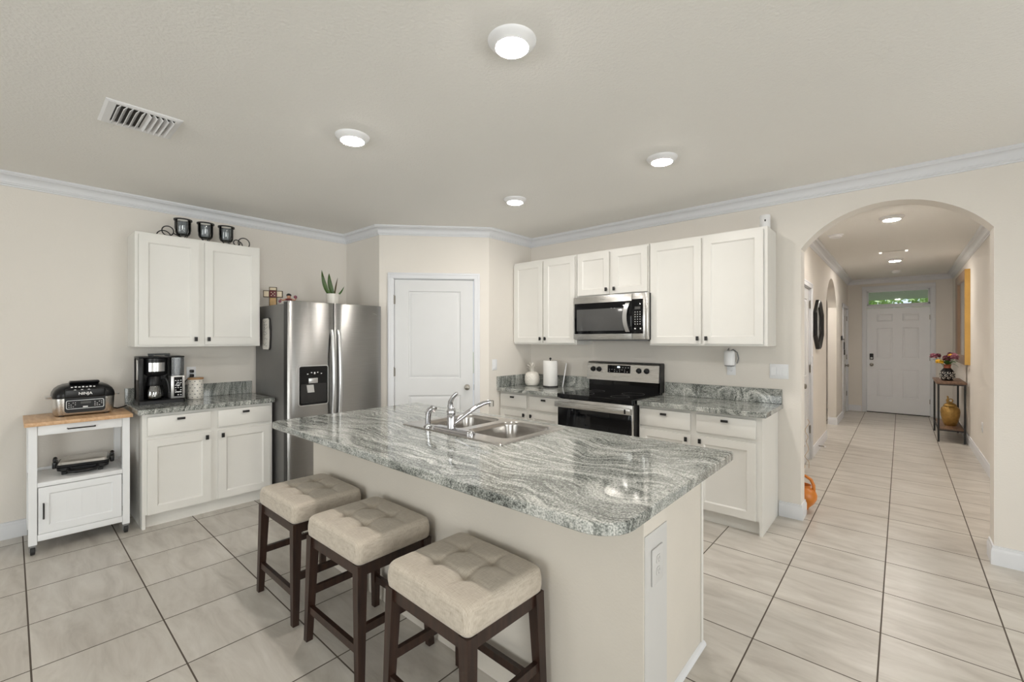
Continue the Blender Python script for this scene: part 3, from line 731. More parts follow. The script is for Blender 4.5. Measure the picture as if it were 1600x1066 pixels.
# ---- sink with two bowls
sk = thing('kitchen_sink', 'stainless steel double-bowl sink set in the island top', 'sink', ((SX0 + SX1) / 2, (SY0 + SY1) / 2, 0.9145))
def sl_(x0, x1, y0, y1): return (x0 - (SX0 + SX1) / 2, x1 - (SX0 + SX1) / 2, y0 - (SY0 + SY1) / 2, y1 - (SY0 + SY1) / 2)
bowls = [sl_(-2.285, -1.945, 1.715, 2.125), sl_(-1.885, -1.535, 1.715, 2.125)]
mb = MB(); o_ = sl_(SX0, SX1, SY0, SY1)
holes = [rrect(*b, 0.07, 8) for b in bowls]
rim = mb.fill([rrect(o_[0] + 0.012, o_[1] - 0.012, o_[2] + 0.012, o_[3] - 0.012, 0.02)] + holes, 0.005)
l1 = mb.verts(z3(rrect(o_[0] + 0.006, o_[1] - 0.006, o_[2] + 0.006, o_[3] - 0.006, 0.024), 0.0065)); l2 = mb.verts(z3(rrect(o_[0], o_[1], o_[2], o_[3], 0.028), 0.0002))
for p, q in ((rim[0], l1), (l1, l2)):
    for i in range(len(p)): mb.face([p[i], p[(i + 1) % len(p)], q[(i + 1) % len(p)], q[i]])
mb.build('rim', STEELS, sk, smooth=50)
for b in bowls:
    mb = MB(); lv = [(0.0, 0.005, 0.07), (0.004, 0.001, 0.07), (0.007, -0.02, 0.068), (0.018, -0.13, 0.062), (0.03, -0.155, 0.055), (0.055, -0.172, 0.04), (0.10, -0.178, 0.03)]
    mb.loft([z3(rrect(b[0] + i, b[1] - i, b[2] + i, b[3] - i, r_, 8), z) for i, z, r_ in lv], False, True)
    bo = mb.build('bowl', STEELS, sk, smooth=60)
    mb = MB(); mb.lathe([(0.042, -0.1775), (0.042, -0.175), (0.03, -0.1765), (0.001, -0.1768)], ((b[0] + b[1]) / 2, (b[2] + b[3]) / 2, 0), 24); mb.build('drain', CHROME, bo)

# ---- faucet and side sprayer
fc = thing('faucet', 'chrome single-lever kitchen faucet behind the sink bowls', 'faucet', (-1.938, 1.672, 0.9197))
mb = MB(); mb.loft([z3(rrect(-0.145, 0.185, -0.03, 0.03, 0.03, 8), 0), z3(rrect(-0.145, 0.185, -0.03, 0.03, 0.03, 8), 0.006), z3(rrect(-0.135, 0.175, -0.022, 0.022, 0.022, 8), 0.014)]); mb.build('base_plate', CHROME, fc, smooth=50)
mb = MB(); mb.lathe([(0.024, 0.010), (0.024, 0.085), (0.0225, 0.088), (0.024, 0.091), (0.025, 0.105), (0.022, 0.122), (0.014, 0.134), (0.004, 0.138)], seg=28); mb.build('body', CHROME, fc, smooth=50)
mb = MB()
mb.tube([(0, 0.0, 0.118), (-0.004, -0.004, 0.140), (0.0, -0.006, 0.165), (0.016, -0.004, 0.190), (0.036, 0.002, 0.210), (0.046, 0.006, 0.217)], 0.018, 12, r1=0.009); mb.build('lever', CHROME, fc, smooth=60)
mb = MB()
mb.tube([(0.0, 0.012, 0.035), (0.010, 0.040, 0.052), (0.028, 0.090, 0.086), (0.049, 0.148, 0.122), (0.066, 0.193, 0.140), (0.078, 0.224, 0.146), (0.084, 0.240, 0.145)], 0.016, 14, r1=0.0125); so = mb.build('spout', CHROME, fc, smooth=60)
mb = MB(); mb.lathe([(0.011, 0.014), (0.0155, 0.010), (0.0155, -0.022), (0.012, -0.024), (0.001, -0.024)], (0.085, 0.242, 0.142), 18); mb.build('aerator', NICKEL, so)
sp_ = thing('side_sprayer', 'small chrome side sprayer left of the faucet', 'sprayer', (-2.13, 1.655, 0.9195))
mb = MB(); mb.lathe([(0.026, 0), (0.026, 0.004), (0.018, 0.010), (0.015, 0.022)], seg=22); mb.build('holder', CHROME, sp_, smooth=50)
mb = MB(); mb.tube([(0, 0, 0.015), (0.0, 0, 0.05), (0.002, 0.002, 0.08), (0.010, 0.006, 0.098), (0.028, 0.014, 0.110), (0.042, 0.019, 0.102)], 0.0165, 12, r1=0.019); mb.build('spray_head', CHROME, sp_, smooth=60)

# ------------------------------------------------------------------ stools
def make_stool():
    t = thing('bar_stool', '', 'stool', (0, 0, 0), 0, 'tufted counter stools')
    SW, SD = 0.232, 0.190      # half sizes of the seat
    zb, zt = 0.505, 0.600
    def ztop(x, y, q):
        # q: 0 at rim, 1 deep inside
        z = zt + 0.012 * max(0, 1 - (x / SW) ** 2) * max(0, 1 - (y / SD) ** 2) ** 0.7
        for sx in (-1, 1):
            z -= 0.005 * math.exp(-((x - sx * SW * 0.34) / 0.008) ** 2) * q
            for sy in (-1, 1):
                d2 = ((x - sx * SW * 0.34) ** 2 + (y - sy * SD * 0.34) ** 2)
                z -= 0.017 * math.exp(-d2 / 0.028 ** 2)
        for sy in (-1, 1): z -= 0.005 * math.exp(-((y - sy * SD * 0.34) / 0.008) ** 2) * q
        return z
    mb = MB(); loops = []
    NP = 10
    def loop(i, r): # many points along the straight sides too
        o = []
        base = rrect(-SW + i, SW - i, -SD + i, SD - i, r, 5)
        n = len(base)
        for k in range(n):
            a = Vector(base[k]); b = Vector(base[(k + 1) % n]); o.append(a)
            m = (int(36) if abs(b.x - a.x) > abs(b.y - a.y) else 30) if k % 6 == 5 else 0
            for j in range(1, m): o.append(a.lerp(b, j / m))
        return o
    loops.append([(p.x, p.y, zb) for p in loop(0.006, 0.022)])
    loops.append([(p.x, p.y, zb + 0.006) for p in loop(0.001, 0.026)])
    for z in (0.53, 0.555): loops.append([(p.x * (1 + 0.0), p.y, z) for p in loop(-0.003, 0.03)])
    for a in (0, 20, 40, 60, 80):
        i = 0.024 * (1 - math.cos(R(a))); dz = 0.024 * (1 - math.sin(R(a)))
        loops.append([(p.x, p.y, ztop(p.x, p.y, 0.3) - dz) for p in loop(i, 0.03)])
    i = 0.03
    while i < SD - 0.004:
        r = max(0.002, 0.03 - (i - 0.03) * 0.5)
        loops.append([(p.x, p.y, ztop(p.x, p.y, min(1, 0.4 + (i - 0.03) * 12))) for p in loop(i, min(r, (SD - i) * 0.9))]); i += 0.0055
    mb.loft(loops, True, True)
    mb.build('cushion', LINEN, t, smooth=60)
    mb = MB()
    ax, ay = SW - 0.022, SD - 0.022
    for sy in (-1, 1): mb.box(-ax + 0.02, ax - 0.02, sy * ay - 0.012, sy * ay + 0.012, 0.455, 0.505)
    for sx in (-1, 1): mb.box(sx * ax - 0.012, sx * ax + 0.012, -ay + 0.02, ay - 0.02, 0.455, 0.505)
    mb.box(-ax, ax, -ay, ay, 0.490, 0.5052)
    mb.build('apron', ESPRESSO, t, smooth=25)
    F = {}
    for sx in (-1, 1):
        for sy in (-1, 1):
            p0 = Vector((sx * 0.232, sy * 0.182, 0.0)); p1 = Vector((sx * (SW - 0.022), sy * (SD - 0.022), 0.505)); F[sx, sy] = (p0, p1)
            m = MB(); m.bar(p0, p1, 0.030, 0.030, 0.044, 0.044); m.build('leg', ESPRESSO, t, smooth=25)
    def at(k, z): a, b = F[k]; return a.lerp(b, z / 0.505)
    for ka, kb, z in (((-1, -1), (1, -1), 0.155), ((-1, 1), (1, 1), 0.155), ((-1, -1), (-1, 1), 0.235), ((1, -1), (1, 1), 0.235)):
        m = MB(); m.beam(at(ka, z), at(kb, z), 0.020, 0.034); m.build('stretcher', ESPRESSO, t, smooth=25)
    return t
st0 = make_stool()
for i, (x, y, rz, lab) in enumerate([(-2.525, 1.128, 0.0, 'tufted beige counter stool farthest back, nearest the fridge'), (-1.905, 1.128, 0.01, 'tufted beige counter stool in the middle of the three'),
                                     (-1.235, 1.128, -0.02, 'tufted beige counter stool nearest the island corner, front of the row')]):
    if i == 0: st0.location = (x, y, 0); st0.rotation_euler = (0, 0, rz); st0['label'] = lab
    else: dup(st0, (x, y, 0), rz, lab)

# ------------------------------------------------------------------ outlets and switches
def outlet(label, loc, rz, wd=0.072, h=0.117, mat=None, sockets=2):
    t = thing('wall_outlet', label, 'outlet', loc, rz, 'white wall outlets')
    mb = MB(); mb.box(-wd / 2, wd / 2, -0.006, 0, -h / 2, h / 2, 0.003); mb.build('cover_plate', mat or SWITCHM, t)
    for sz in (-1, 1):
        z = sz * 0.020
        mb = MB(); mb.loft([[(x, -0.0062, zz + z) for x, zz in rrect(-0.017, 0.017, -0.014, 0.014, 0.010)], [(x, -0.008, zz + z) for x, zz in rrect(-0.017, 0.017, -0.014, 0.014, 0.010)]]); so = mb.build('socket', mat or SWITCHM, t)
        mb = MB()
        for sx in (-1, 1): mb.box(sx * 0.0065 - 0.001, sx * 0.0065 + 0.001, -0.0084, -0.0079, z - 0.001, z + 0.008)
        mb.box(-0.002, 0.002, -0.0084, -0.0079, z - 0.009, z - 0.005); mb.build('slots', GREYP, so)
    return t
outlet('white outlet on the end of the kitchen island', (-0.6203, 1.443, 0.682), LW, 0.085, 0.122, ENDW)
outlet('white outlet on the wall under the tall right cabinet', (-1.115, YR, 1.190), 0)
outlet('white outlet on the wall behind the patterned canister', (XL, 1.085, 1.135), LW)
outlet('white outlet low on the right hallway wall', (HXR, 7.40, 0.43), RW)
def switch(label, loc, rz, n, wd):
    t = thing('light_switch', label, 'light switch', loc, rz, 'white rocker light switches')
    mb = MB(); mb.box(-wd / 2, wd / 2, -0.006, 0, -0.06, 0.06, 0.003); mb.build('cover_plate', SWITCHM, t)
    for k in range(n):
        x = (k - (n - 1) / 2) * 0.040
        mb = MB(); mb.loft([[(x - 0.0165, -0.006, -0.033), (x + 0.0165, -0.006, -0.033), (x + 0.0165, -0.006, 0.033), (x - 0.0165, -0.006, 0.033)],
                            [(x - 0.0155, -0.010, -0.032), (x + 0.0155, -0.010, -0.032), (x + 0.0155, -0.0065, 0.032), (x - 0.0155, -0.0065, 0.032)]]); mb.build('rocker', SWITCHM, t)
    return t
switch('white triple rocker switch beside the arch', (-0.752, YR, 1.180), 0, 3, 0.135)
switch('white single light switch left of the pineapple jar', (PB.x, 3.525, 1.165), LW, 1, 0.075)
# black plug and cord in the outlet behind the canister
t = thing('power_plug', 'black power plugs in the outlet behind the patterned canister', 'plug', (XL, 1.085, 1.135), LW)
for z, nm in ((0.02, 0), (-0.02, 1)):
    mb = MB(); mb.box(-0.015, 0.015, -0.040, -0.009, z - 0.014, z + 0.014, 0.006)
    if nm: mb.tube([(0, -0.04, z), (-0.02, -0.055, z - 0.01), (-0.05, -0.06, z - 0.04), (-0.09, -0.05, z - 0.09)], 0.004, 8)
    mb.build('plug_body', BLACKP, t)

# ------------------------------------------------------------------ cooker
rg = thing('electric_range', 'stainless steel and black glass electric range below the microwave', 'range', (-2.506, 3.50, 0))
W = 0.788
mb = MB(); mb.box(0.002, W - 0.002, 0.045, 0.66, 0.02, 0.885); mb.build('body', BLACKM, rg)
mb = MB(); mb.loft([z3(rrect(0, W, 0.0, 0.575, 0.012), 0.886), z3(rrect(0, W, 0.0, 0.575, 0.012), 0.918), z3(rrect(0.005, W - 0.005, 0.005, 0.57, 0.010), 0.922)]); ct = mb.build('cooktop', BLACKG, rg, smooth=30)
for (x, y, r) in ((0.20, 0.16, 0.105), (0.59, 0.16, 0.085), (0.20, 0.42, 0.075), (0.59, 0.42, 0.105)):
    mb = MB(); mb.lathe([(r, 0.9221), (r, 0.9224), (r - 0.002, 0.9224), (r - 0.002, 0.9221)], (x, y, 0), 48, cap0=False, cap1=False); mb.build('burner_ring', GREYP, ct)
mb = MB(); mb.box(0.004, W - 0.004, 0.010, 0.044, 0.20, 0.875, 0.004); dr = mb.build('oven_door', STEELH, rg)
mb = MB(); mb.box(0.010, W - 0.010, 0.004, 0.0105, 0.235, 0.790, 0.002); mb.build('oven_window', BLACKG, dr)
mb = MB(); mb.box(0.0, W, -0.045, -0.028, 0.800, 0.852, 0.006)
for x in (0.04, W - 0.04): mb.box(x - 0.014, x + 0.014, -0.03, 0.012, 0.812, 0.842, 0.003)
mb.build('handle', STEELH, dr)
mb = MB(); mb.box(W - 0.055, W - 0.040, -0.0465, -0.044, 0.806, 0.846); mb.build('handle_badge', BLACKP, dr)
mb = MB(); mb.box(0.004, W - 0.004, 0.012, 0.044, 0.045, 0.19, 0.004); mb.build('storage_drawer', STEELH, rg)
mb = MB(); mb.prism([(0.012, 0.575), (W - 0.012, 0.575), (W - 0.012, 0.66), (0.012, 0.66)], 0.90, 1.04); mb.build('back_riser', BLACKG, rg)
ctl = MB()
ctl.loft([[(x, 0.545, 1.026), (x, 0.560, 1.190), (x, 0.575, 1.204), (x, 0.660, 1.204), (x, 0.660, 1.026)] for x in (0.0, W)]); cp = ctl.build('control_panel', STEELH, rg, smooth=25)
mb = MB(); mb.loft([[(x, 0.575, 1.2045), (x, 0.575, 1.211), (x, 0.661, 1.211), (x, 0.661, 1.2045)] for x in (0.004, W + 0.004)]); mb.build('panel_cap', BLACKM, rg)
mb = MB(); mb.box(W + 0.0005, W + 0.008, 0.57, 0.66, 0.93, 1.205); mb.build('panel_side', BLACKM, rg)
def on_panel(z): return 0.545 + (z - 1.026) * (0.015 / 0.164)
for x in (0.075, 0.145, 0.585, 0.665):
    z = 1.135; y = on_panel(z)
    mb = MB(); mb.lathe([(0.027, y), (0.027, y - 0.004), (0.022, y - 0.006), (0.020, y - 0.026), (0.017, y - 0.028), (0.001, y - 0.028)], (x, 0, z), 24, 'y'); mb.box(x - 0.004, x + 0.004, y - 0.034, y - 0.02, z - 0.019, z + 0.019, 0.002)
    mb.build('control_knob', BLACKP, cp)
mb = MB(); mb.box(0.245, 0.495, on_panel(1.145) - 0.006, on_panel(1.145) + 0.006, 1.105, 1.182, 0.002); dp_ = mb.build('display', BLACKG, cp)
yd = on_panel(1.145) - 0.0064
mb = MB(); mb.box(0.355, 0.385, yd - 0.0003, yd, 1.156, 1.172); mb.build('clock_digits', DISP, dp_)
mb = MB()
for i in range(8):
    for z in (1.117, 1.135):
        if (i * 3 + int(z * 1000)) % 4 != 0: mb.box(0.262 + i * 0.028, 0.272 + i * 0.028, yd - 0.0003, yd, z, z + 0.0035)
for x in (0.41, 0.44, 0.47): mb.box(x, x + 0.012, yd - 0.0003, yd, 1.158, 1.163)
mb.build('button_marks', LEDW, dp_)

# ------------------------------------------------------------------ microwave
mw = thing('microwave', 'stainless over-the-range microwave with a black window', 'microwave', (-2.498, 3.775, 1.428))
W = 0.795
mb = MB(); mb.box(0.002, W, 0.035, 0.385, 0.012, 0.4385, 0.003); mb.build('body', BLACKM, mw)
mb = MB(); mb.box(0.03, W - 0.03, 0.05, 0.37, 0.0, 0.0115); mb.build('vent_grille', GREYP, mw)
ds = 0.640
mb = MB(); mb.box(0, ds - 0.001, 0.0, 0.034, 0.014, 0.437, 0.004); md = mb.build('door', STEELH, mw, smooth=25)
mb = MB(); mb.box(0.018, ds - 0.001, -0.004, 0.001, 0.068, 0.372, 0.002); wn = mb.build('window_border', BLACKG, md)
mb = MB(); mb.box(0.045, 0.565, -0.0052, -0.0035, 0.098, 0.312, 0.0008); mb.build('window', GREYG, md)
mb = MB(); pts = [(0.600, -0.006 - 0.030 * math.sin(PI * k / 14) ** 0.7 if 0 < k < 14 else -0.004, 0.085 + 0.270 * k / 14) for k in range(15)]
lp = [[(x - 0.020 - 0.018 * math.sin(PI * k / 14), y, z), (x + 0.020 - 0.018 * math.sin(PI * k / 14), y, z), (x + 0.020 - 0.018 * math.sin(PI * k / 14), y + 0.012, z), (x - 0.020 - 0.018 * math.sin(PI * k / 14), y + 0.012, z)] for k, (x, y, z) in enumerate(pts)]
mb.loft(lp); mb.build('handle', SILVER, md, smooth=50)
text('maker_mark', 'Whirlpool', 0.014, GREYP, md, (0.335, -0.0006, 0.405), FRONT)
mb = MB(); mb.box(ds + 0.001, W - 0.028, 0.0, 0.034, 0.014, 0.437, 0.004); mb.box(W - 0.029, W, 0.0, 0.034, 0.014, 0.437, 0.004); pn = mb.build('control_panel', STEELH, mw, smooth=25)
mb = MB(); mb.box(ds + 0.001, W - 0.045, -0.004, 0.001, 0.068, 0.385, 0.002); pb = mb.build('keypad', BLACKG, pn)
mb = MB(); mb.box(ds + 0.030, ds + 0.085, -0.0045, -0.0038, 0.290, 0.315); mb.build('display', GREYG, pb)
mb = MB()
for i in range(3):
    for j in range(6):
        x = ds + 0.030 + i * 0.024; z = 0.262 - j * 0.022
        mb.box(x, x + 0.008, -0.0045, -0.0039, z, z + 0.006)
for x in (ds + 0.028, ds + 0.080): mb.box(x, x + 0.013, -0.0045, -0.0039, 0.108, 0.119)
mb.build('keys', LEDW, pb)

# ------------------------------------------------------------------ fridge
fr = thing('refrigerator', 'stainless side-by-side refrigerator with black ice dispenser', 'refrigerator', (-4.085, 1.602, 0), LW)
W = 0.938; SP = 0.432
mb = MB(); mb.box(0.004, W - 0.004, 0.025, 0.72, 0.03, 1.762, 0.006); mb.build('body', FRIDGESIDE, fr, smooth=25)
mb = MB(); mb.box(0.03, W - 0.03, 0.03, 0.05, 0.0, 0.06); mb.box(0.05, W - 0.05, 0.3, 0.65, 0.0, 0.03); mb.build('base_grille', BLACKP, fr)
def fridge_door(x0, x1, name, holes=None):
    n = 14; out = []
    for k in range(n + 1):
        u = k / n; x = x0 + (x1 - x0) * u
        e = min(u, 1 - u) * (x1 - x0); rnd = 0.012 * (1 - math.sqrt(max(0, 1 - (max(0, 0.012 - e) / 0.012) ** 2)))
        out.append((x, -0.045 - 0.012 * (1 - (2 * u - 1) ** 2) + rnd))
    out += [(x1, 0.02), (x0, 0.02)]
    mb = MB(); mb.loft([z3(out, 0.062), z3(out, 1.778), z3([(x, y + 0.004 if y < 0 else y) for x, y in out], 1.786)])
    return mb.build(name, STEEL, fr, smooth=35)
f1 = fridge_door(0.0, SP - 0.003, 'freezer_door'); f2 = fridge_door(SP + 0.003, W, 'fridge_door')
mb = MB(); mb.box(-0.001, 0.003, -0.040, 0.024, 0.065, 1.775); mb.build('door_edge', BLACKM, f1)
for o, x in ((f1, SP - 0.030), (f2, SP + 0.034)):
    mb = MB(); lp = []
    n = 18
    for k in range(n + 1):
        u = k / n; z = 0.55 + 0.985 * u; b_ = math.sin(PI * u) ** 0.5 if 0 < u < 1 else 0
        y = -0.050 - 0.052 * b_; wv = 0.017
        lp.append([(x - wv, y, z), (x - wv * 0.5, y - 0.010, z), (x + wv * 0.5, y - 0.010, z), (x + wv, y, z), (x + wv, y + 0.012, z), (x - wv, y + 0.012, z)])
    mb.loft(lp); mb.build('handle', SILVER, o, smooth=50)
# ice and water dispenser
dx0, dx1, dz0, dz1 = 0.098, 0.356, 0.850, 1.198; yq = -0.0595
mb = MB(); out = rrect(dx0 - 0.008, dx1 + 0.008, dz0 - 0.008, dz1 + 0.008, 0.022); mb.loft([[(x, yq + 0.008, z) for x, z in out], [(x, yq - 0.001, z) for x, z in out]]); dsp = mb.build('dispenser', SILVER, f1, smooth=30)
mb = MB(); out = rrect(dx0, dx1, dz0, dz1, 0.016); mb.loft([[(x, yq - 0.0012, z) for x, z in out], [(x, yq - 0.004, z) for x, z in out]]); mb.build('dispenser_panel', BLACKG, dsp, smooth=30)
mb = MB(); out = rrect(dx0 + 0.012, dx1 - 0.012, dz0 + 0.015, dz0 + 0.190, 0.010); mb.loft([[(x, yq - 0.0041, z) for x, z in out], [(x, yq - 0.0048, z) for x, z in out]]); mb.build('dispenser_recess', BLACKM, dsp)
mb = MB(); mb.box(0.180, 0.262, yq - 0.006, yq - 0.0040, 1.045, 1.090, 0.002); mb.build('dispenser_display', SILVER, dsp)
mb = MB(); mb.loft([[(0.168, yq - 0.014, 0.962), (0.228, yq - 0.014, 0.962), (0.228, yq - 0.004, 0.962), (0.168, yq - 0.004, 0.962)], [(0.160, yq - 0.009, 1.030), (0.222, yq - 0.009, 1.030), (0.222, yq - 0.004, 1.030), (0.160, yq - 0.004, 1.030)]]); mb.build('dispenser_paddle', SILVER, dsp)
mb = MB(); mb.box(0.12, 0.33, yq - 0.010, yq - 0.004, dz0 + 0.012, dz0 + 0.022, 0.002); mb.build('drip_tray', BLACKP, dsp)
mb = MB()
for i, x in enumerate((0.165, 0.200, 0.228, 0.256, 0.290)): mb.box(x, x + 0.012, yq - 0.0046, yq - 0.0040, 1.126 + (i % 2) * 0.012, 1.132 + (i % 2) * 0.012 + (0.012 if i == 2 else 0))
mb.build('dispenser_marks', LEDW, dsp)
text('maker_mark', 'Whirlpool', 0.026, LEDW, f2, (W - 0.115, -0.0513, 1.690), (R(90), 0, R(3.2)))
mb = MB(); mb.tube([(W - 0.115 + 0.055 * math.cos(a), -0.0525 + 0.0012 * math.cos(a), 1.692 + 0.012 * math.sin(a)) for a in [PI * 1.15 * k / 20 + 0.15 for k in range(21)]], 0.0007, 5); mb.build('mark_ring', LEDW, f2)
for x in (0.05, W - 0.05):
    mb = MB(); mb.box(x - 0.03, x + 0.03, -0.02, 0.09, 1.7625, 1.785, 0.005); mb.build('hinge_cover', GREYP, fr)

# things on and at the fridge
t = thing('wall_plaque', 'cream oblong plaque with black edges hanging on the fridge side', 'plaque', (-4.50, 1.605, 1.495)); t.scale = (1.25, 1, 1)
mb = MB(); out = [(-0.072, -0.135), (-0.06, -0.152), (0.055, -0.152), (0.072, -0.13), (0.078, 0.02), (0.082, 0.04), (0.072, 0.10), (0.066, 0.14), (0.05, 0.152), (-0.06, 0.150), (-0.074, 0.135)]
mb.prism_xz(out, -0.008, -0.001); mb.build('edge', BLACKM, t)
out2 = [(-0.070, -0.132), (-0.058, -0.147), (0.040, -0.147), (0.054, -0.125), (0.062, -0.04), (0.060, 0.03), (0.050, 0.06), (0.052, 0.13), (0.036, 0.147), (-0.058, 0.145), (-0.071, 0.132)]
mb = MB(); mb.prism_xz([(x - 0.001, z) for x, z in out2], -0.0115, -0.0082); pf = mb.build('face', WHITEC, t)
mb = MB()
for k, z in enumerate((0.118, 0.085, 0.06, 0.015, 0.0, -0.05, -0.09, -0.115)):
    x0 = -0.055 + 0.012 * (k % 3); mb.tube([(x0, -0.0118, z), (x0 + 0.02, -0.0118, z + 0.012 * (1 if k % 2 else -1)), (x0 + 0.045, -0.0118, z - 0.004), (x0 + 0.06, -0.0118, z + 0.008)], 0.0014, 5)
for z in (0.075, 0.05): mb.tube([(-0.03 + 0.012 * math.cos(a), -0.0118, z + 0.012 * math.sin(a)) for a in [2 * PI * k / 10 for k in range(10)]], 0.0014, 5, True)
mb.build('pen_strokes', GREYP, pf)
t = thing('decorative_cross', 'painted tan and maroon wooden cross standing on the fridge', 'cross', (-4.62, 1.700, 1.7635), R(62))
def cross_out(a, b, h, arm, lo): return [(-a, lo), (a, lo), (a, arm - b), (2.5 * a, arm - b), (2.5 * a, arm + b), (a, arm + b), (a, h), (-a, h), (-a, arm + b), (-2.5 * a, arm + b), (-2.5 * a, arm - b), (-a, arm - b)]
mb = MB(); mb.prism_xz(cross_out(0.034, 0.033, 0.192, 0.124, 0), -0.010, 0.010); mb.build('body', BARK, t)
for (x0, x1, z0, z1, m) in ((-0.027, 0.027, 0.006, 0.086, TANP), (-0.027, 0.027, 0.162, 0.185, CREAMP), (-0.078, -0.036, 0.098, 0.150, CREAMP), (0.036, 0.078, 0.098, 0.150, CREAMP), (-0.030, 0.030, 0.092, 0.156, MAROON)):
    mb = MB(); mb.box(x0, x1, -0.0135, -0.0102, z0, z1, 0.001); pa = mb.build('painted_tile', m, t)
    if m is MAROON:
        mb = MB()
        for dx, dz in ((0, 0.124), (0.014, 0.139), (-0.014, 0.139), (0.014, 0.109), (-0.014, 0.109)): mb.ball((dx, -0.0142, dz), 0.005, 0.001, 0.005, 8)
        mb.build('painted_flower', CREAMP, pa)
t = thing('figurine', 'small dark-haired painted figurine lying on the fridge top', 'figurine', (-4.50, 1.80, 1.7635), R(60))
mb = MB(); mb.ball((0, 0, 0.100), 0.019, 0.018, 0.022); mb.ball((0.0, 0.0, 0.062), 0.030, 0.022, 0.026); mb.tube([(-0.02, 0, 0.075), (-0.052, -0.005, 0.06), (-0.075, -0.008, 0.075)], 0.009, 8, r1=0.006); mb.tube([(0.02, 0, 0.075), (0.052, -0.005, 0.062), (0.068, -0.008, 0.085)], 0.009, 8, r1=0.006); mb.build('body', SKIN, t)
mb = MB(); mb.ball((0, 0.004, 0.112), 0.023, 0.022, 0.018); mb.build('hair', BLACKM, t)
mb = MB(); mb.lathe([(0.045, 0), (0.042, 0.02), (0.034, 0.05), (0.030, 0.072), (0.02, 0.080)], seg=18); mb.build('robe', MAROON, t)
mb = MB(); mb.ball((0.06, -0.012, 0.095), 0.016); mb.ball((-0.075, -0.012, 0.05), 0.014); mb.build('flowers', PETALM, t)
t = thing('potted_plant', 'green plant with strap leaves in white pot on fridge', 'plant', (-4.42, 2.205, 1.7635))
mb = MB(); mb.lathe([(0.045, 0), (0.052, 0.01), (0.060, 0.06), (0.064, 0.135), (0.066, 0.150), (0.058, 0.150), (0.056, 0.125), (0.001, 0.125)], seg=28); mb.build('pot', WHITEC, t)
mb = MB(); mb.lathe([(0.056, 0.126), (0.03, 0.131), (0.001, 0.132)], seg=20); mb.build('soil', SOIL, t)
def strap_leaf(pts, wmax, tip=0.15):
    mb = MB(); n = len(pts); lp = []
    side = Vector((0.45, 0.89, 0))
    for i, p in enumerate(pts):
        u = i / (n - 1); wv = wmax * (math.sin(PI * min(1, 0.16 + 0.84 * u)) ** 0.8 + 0.02)
        p = Vector(p); lp.append([p - side * wv, p + Vector((0.006, -0.003, -0.002)), p + side * wv, p + Vector((0.008, -0.004, 0.002))])
    mb.loft(lp); return mb
def curve_pts(p0, p1, p2, n=12):
    p0, p1, p2 = Vector(p0), Vector(p1), Vector(p2)
    return [p0 * (1 - u) ** 2 + p1 * 2 * u * (1 - u) + p2 * u * u for u in [k / n for k in range(n + 1)]]
for a, b, c, wv, m in (((0, -0.025, 0.125), (0, -0.095, 0.21), (0.0, -0.115, 0.385), 0.021, LEAFP), ((0, 0.015, 0.125), (0, -0.040, 0.23), (0.0, -0.038, 0.360), 0.023, LEAFP),
                       ((0, 0.02, 0.125), (0, 0.025, 0.21), (0.0, 0.055, 0.325), 0.008, STEM), ((0, 0.02, 0.125), (0, 0.085, 0.145), (0.0, 0.125, 0.240), 0.011, LEAFD), ((0, -0.02, 0.125), (0, -0.04, 0.16), (0, -0.05, 0.20), 0.010, LEAFD)):
    strap_leaf(curve_pts(a, b, c), wv).build('leaf', m, t, smooth=60)

# ------------------------------------------------------------------ candle holder on the left wall cabinet
ch = thing('candle_holder', 'black wrought-iron three-cup candle holder on the left wall cabinet', 'candle holder', (-4.64, 1.145, 2.3005), LW)
mb = MB(); rr = 0.0045
def circ(cx, cz, r, a0, a1, n=22): return [(cx + r * math.cos(R(a0 + (a1 - a0) * k / n)), 0, cz + r * math.sin(R(a0 + (a1 - a0) * k / n))) for k in range(n + 1)]
mb.box(-0.30, 0.30, -0.008, 0.008, 0.0, 0.006)
mb.tube(circ(-0.297, 0.008, 0.048, 200, 20), rr, 8); mb.tube(circ(-0.270, 0.058, 0.040, 0, 360), rr, 8); mb.tube([(-0.233, 0, 0.045), (-0.20, 0, 0.03), (-0.15, 0, 0.006)], rr, 8)
mb.tube(circ(0.305, 0.046, 0.048, -50, 250), rr, 8); mb.tube(circ(0.245, 0.042, 0.026, 0, 360), rr, 8); mb.tube([(0.262, 0, 0.06), (0.285, 0, 0.045), (0.297, 0, 0.006)], rr, 8)
mb.build('scroll_base', BLACKM, ch, smooth=60)
CUPS = [-0.165, 0.0, 0.160]
for cx in CUPS:
    mb = MB(); r = 0.062; zt = 0.168
    mb.lathe([(r + 0.001, zt - 0.006), (r + 0.004, zt - 0.006), (r + 0.004, zt + 0.006), (r + 0.001, zt + 0.006), (r + 0.001, zt - 0.006)], (cx, 0, 0), 30, cap0=False, cap1=False)
    for a in (0, 90, 180, 270):
        ca, sa = math.cos(R(a + 20)), math.sin(R(a + 20)); pr = [(r + 0.003, zt), (r + 0.003, 0.09), (r * 0.85, 0.055), (r * 0.45, 0.022), (0.012, 0.006)]
        mb.tube([(cx + q * ca, q * sa, z) for q, z in pr], 0.003, 6)
    mb.build('cup_frame', BLACKM, ch, smooth=60)
    mb = MB(); mb.lathe([(0.020, 0.030), (0.045, 0.040), (0.054, 0.060), (0.056, 0.165), (0.0545, 0.165), (0.0525, 0.062), (0.044, 0.0435), (0.001, 0.036)], (cx, 0, 0), 30); mb.build('glass_cup', GLASSC, ch, smooth=50)
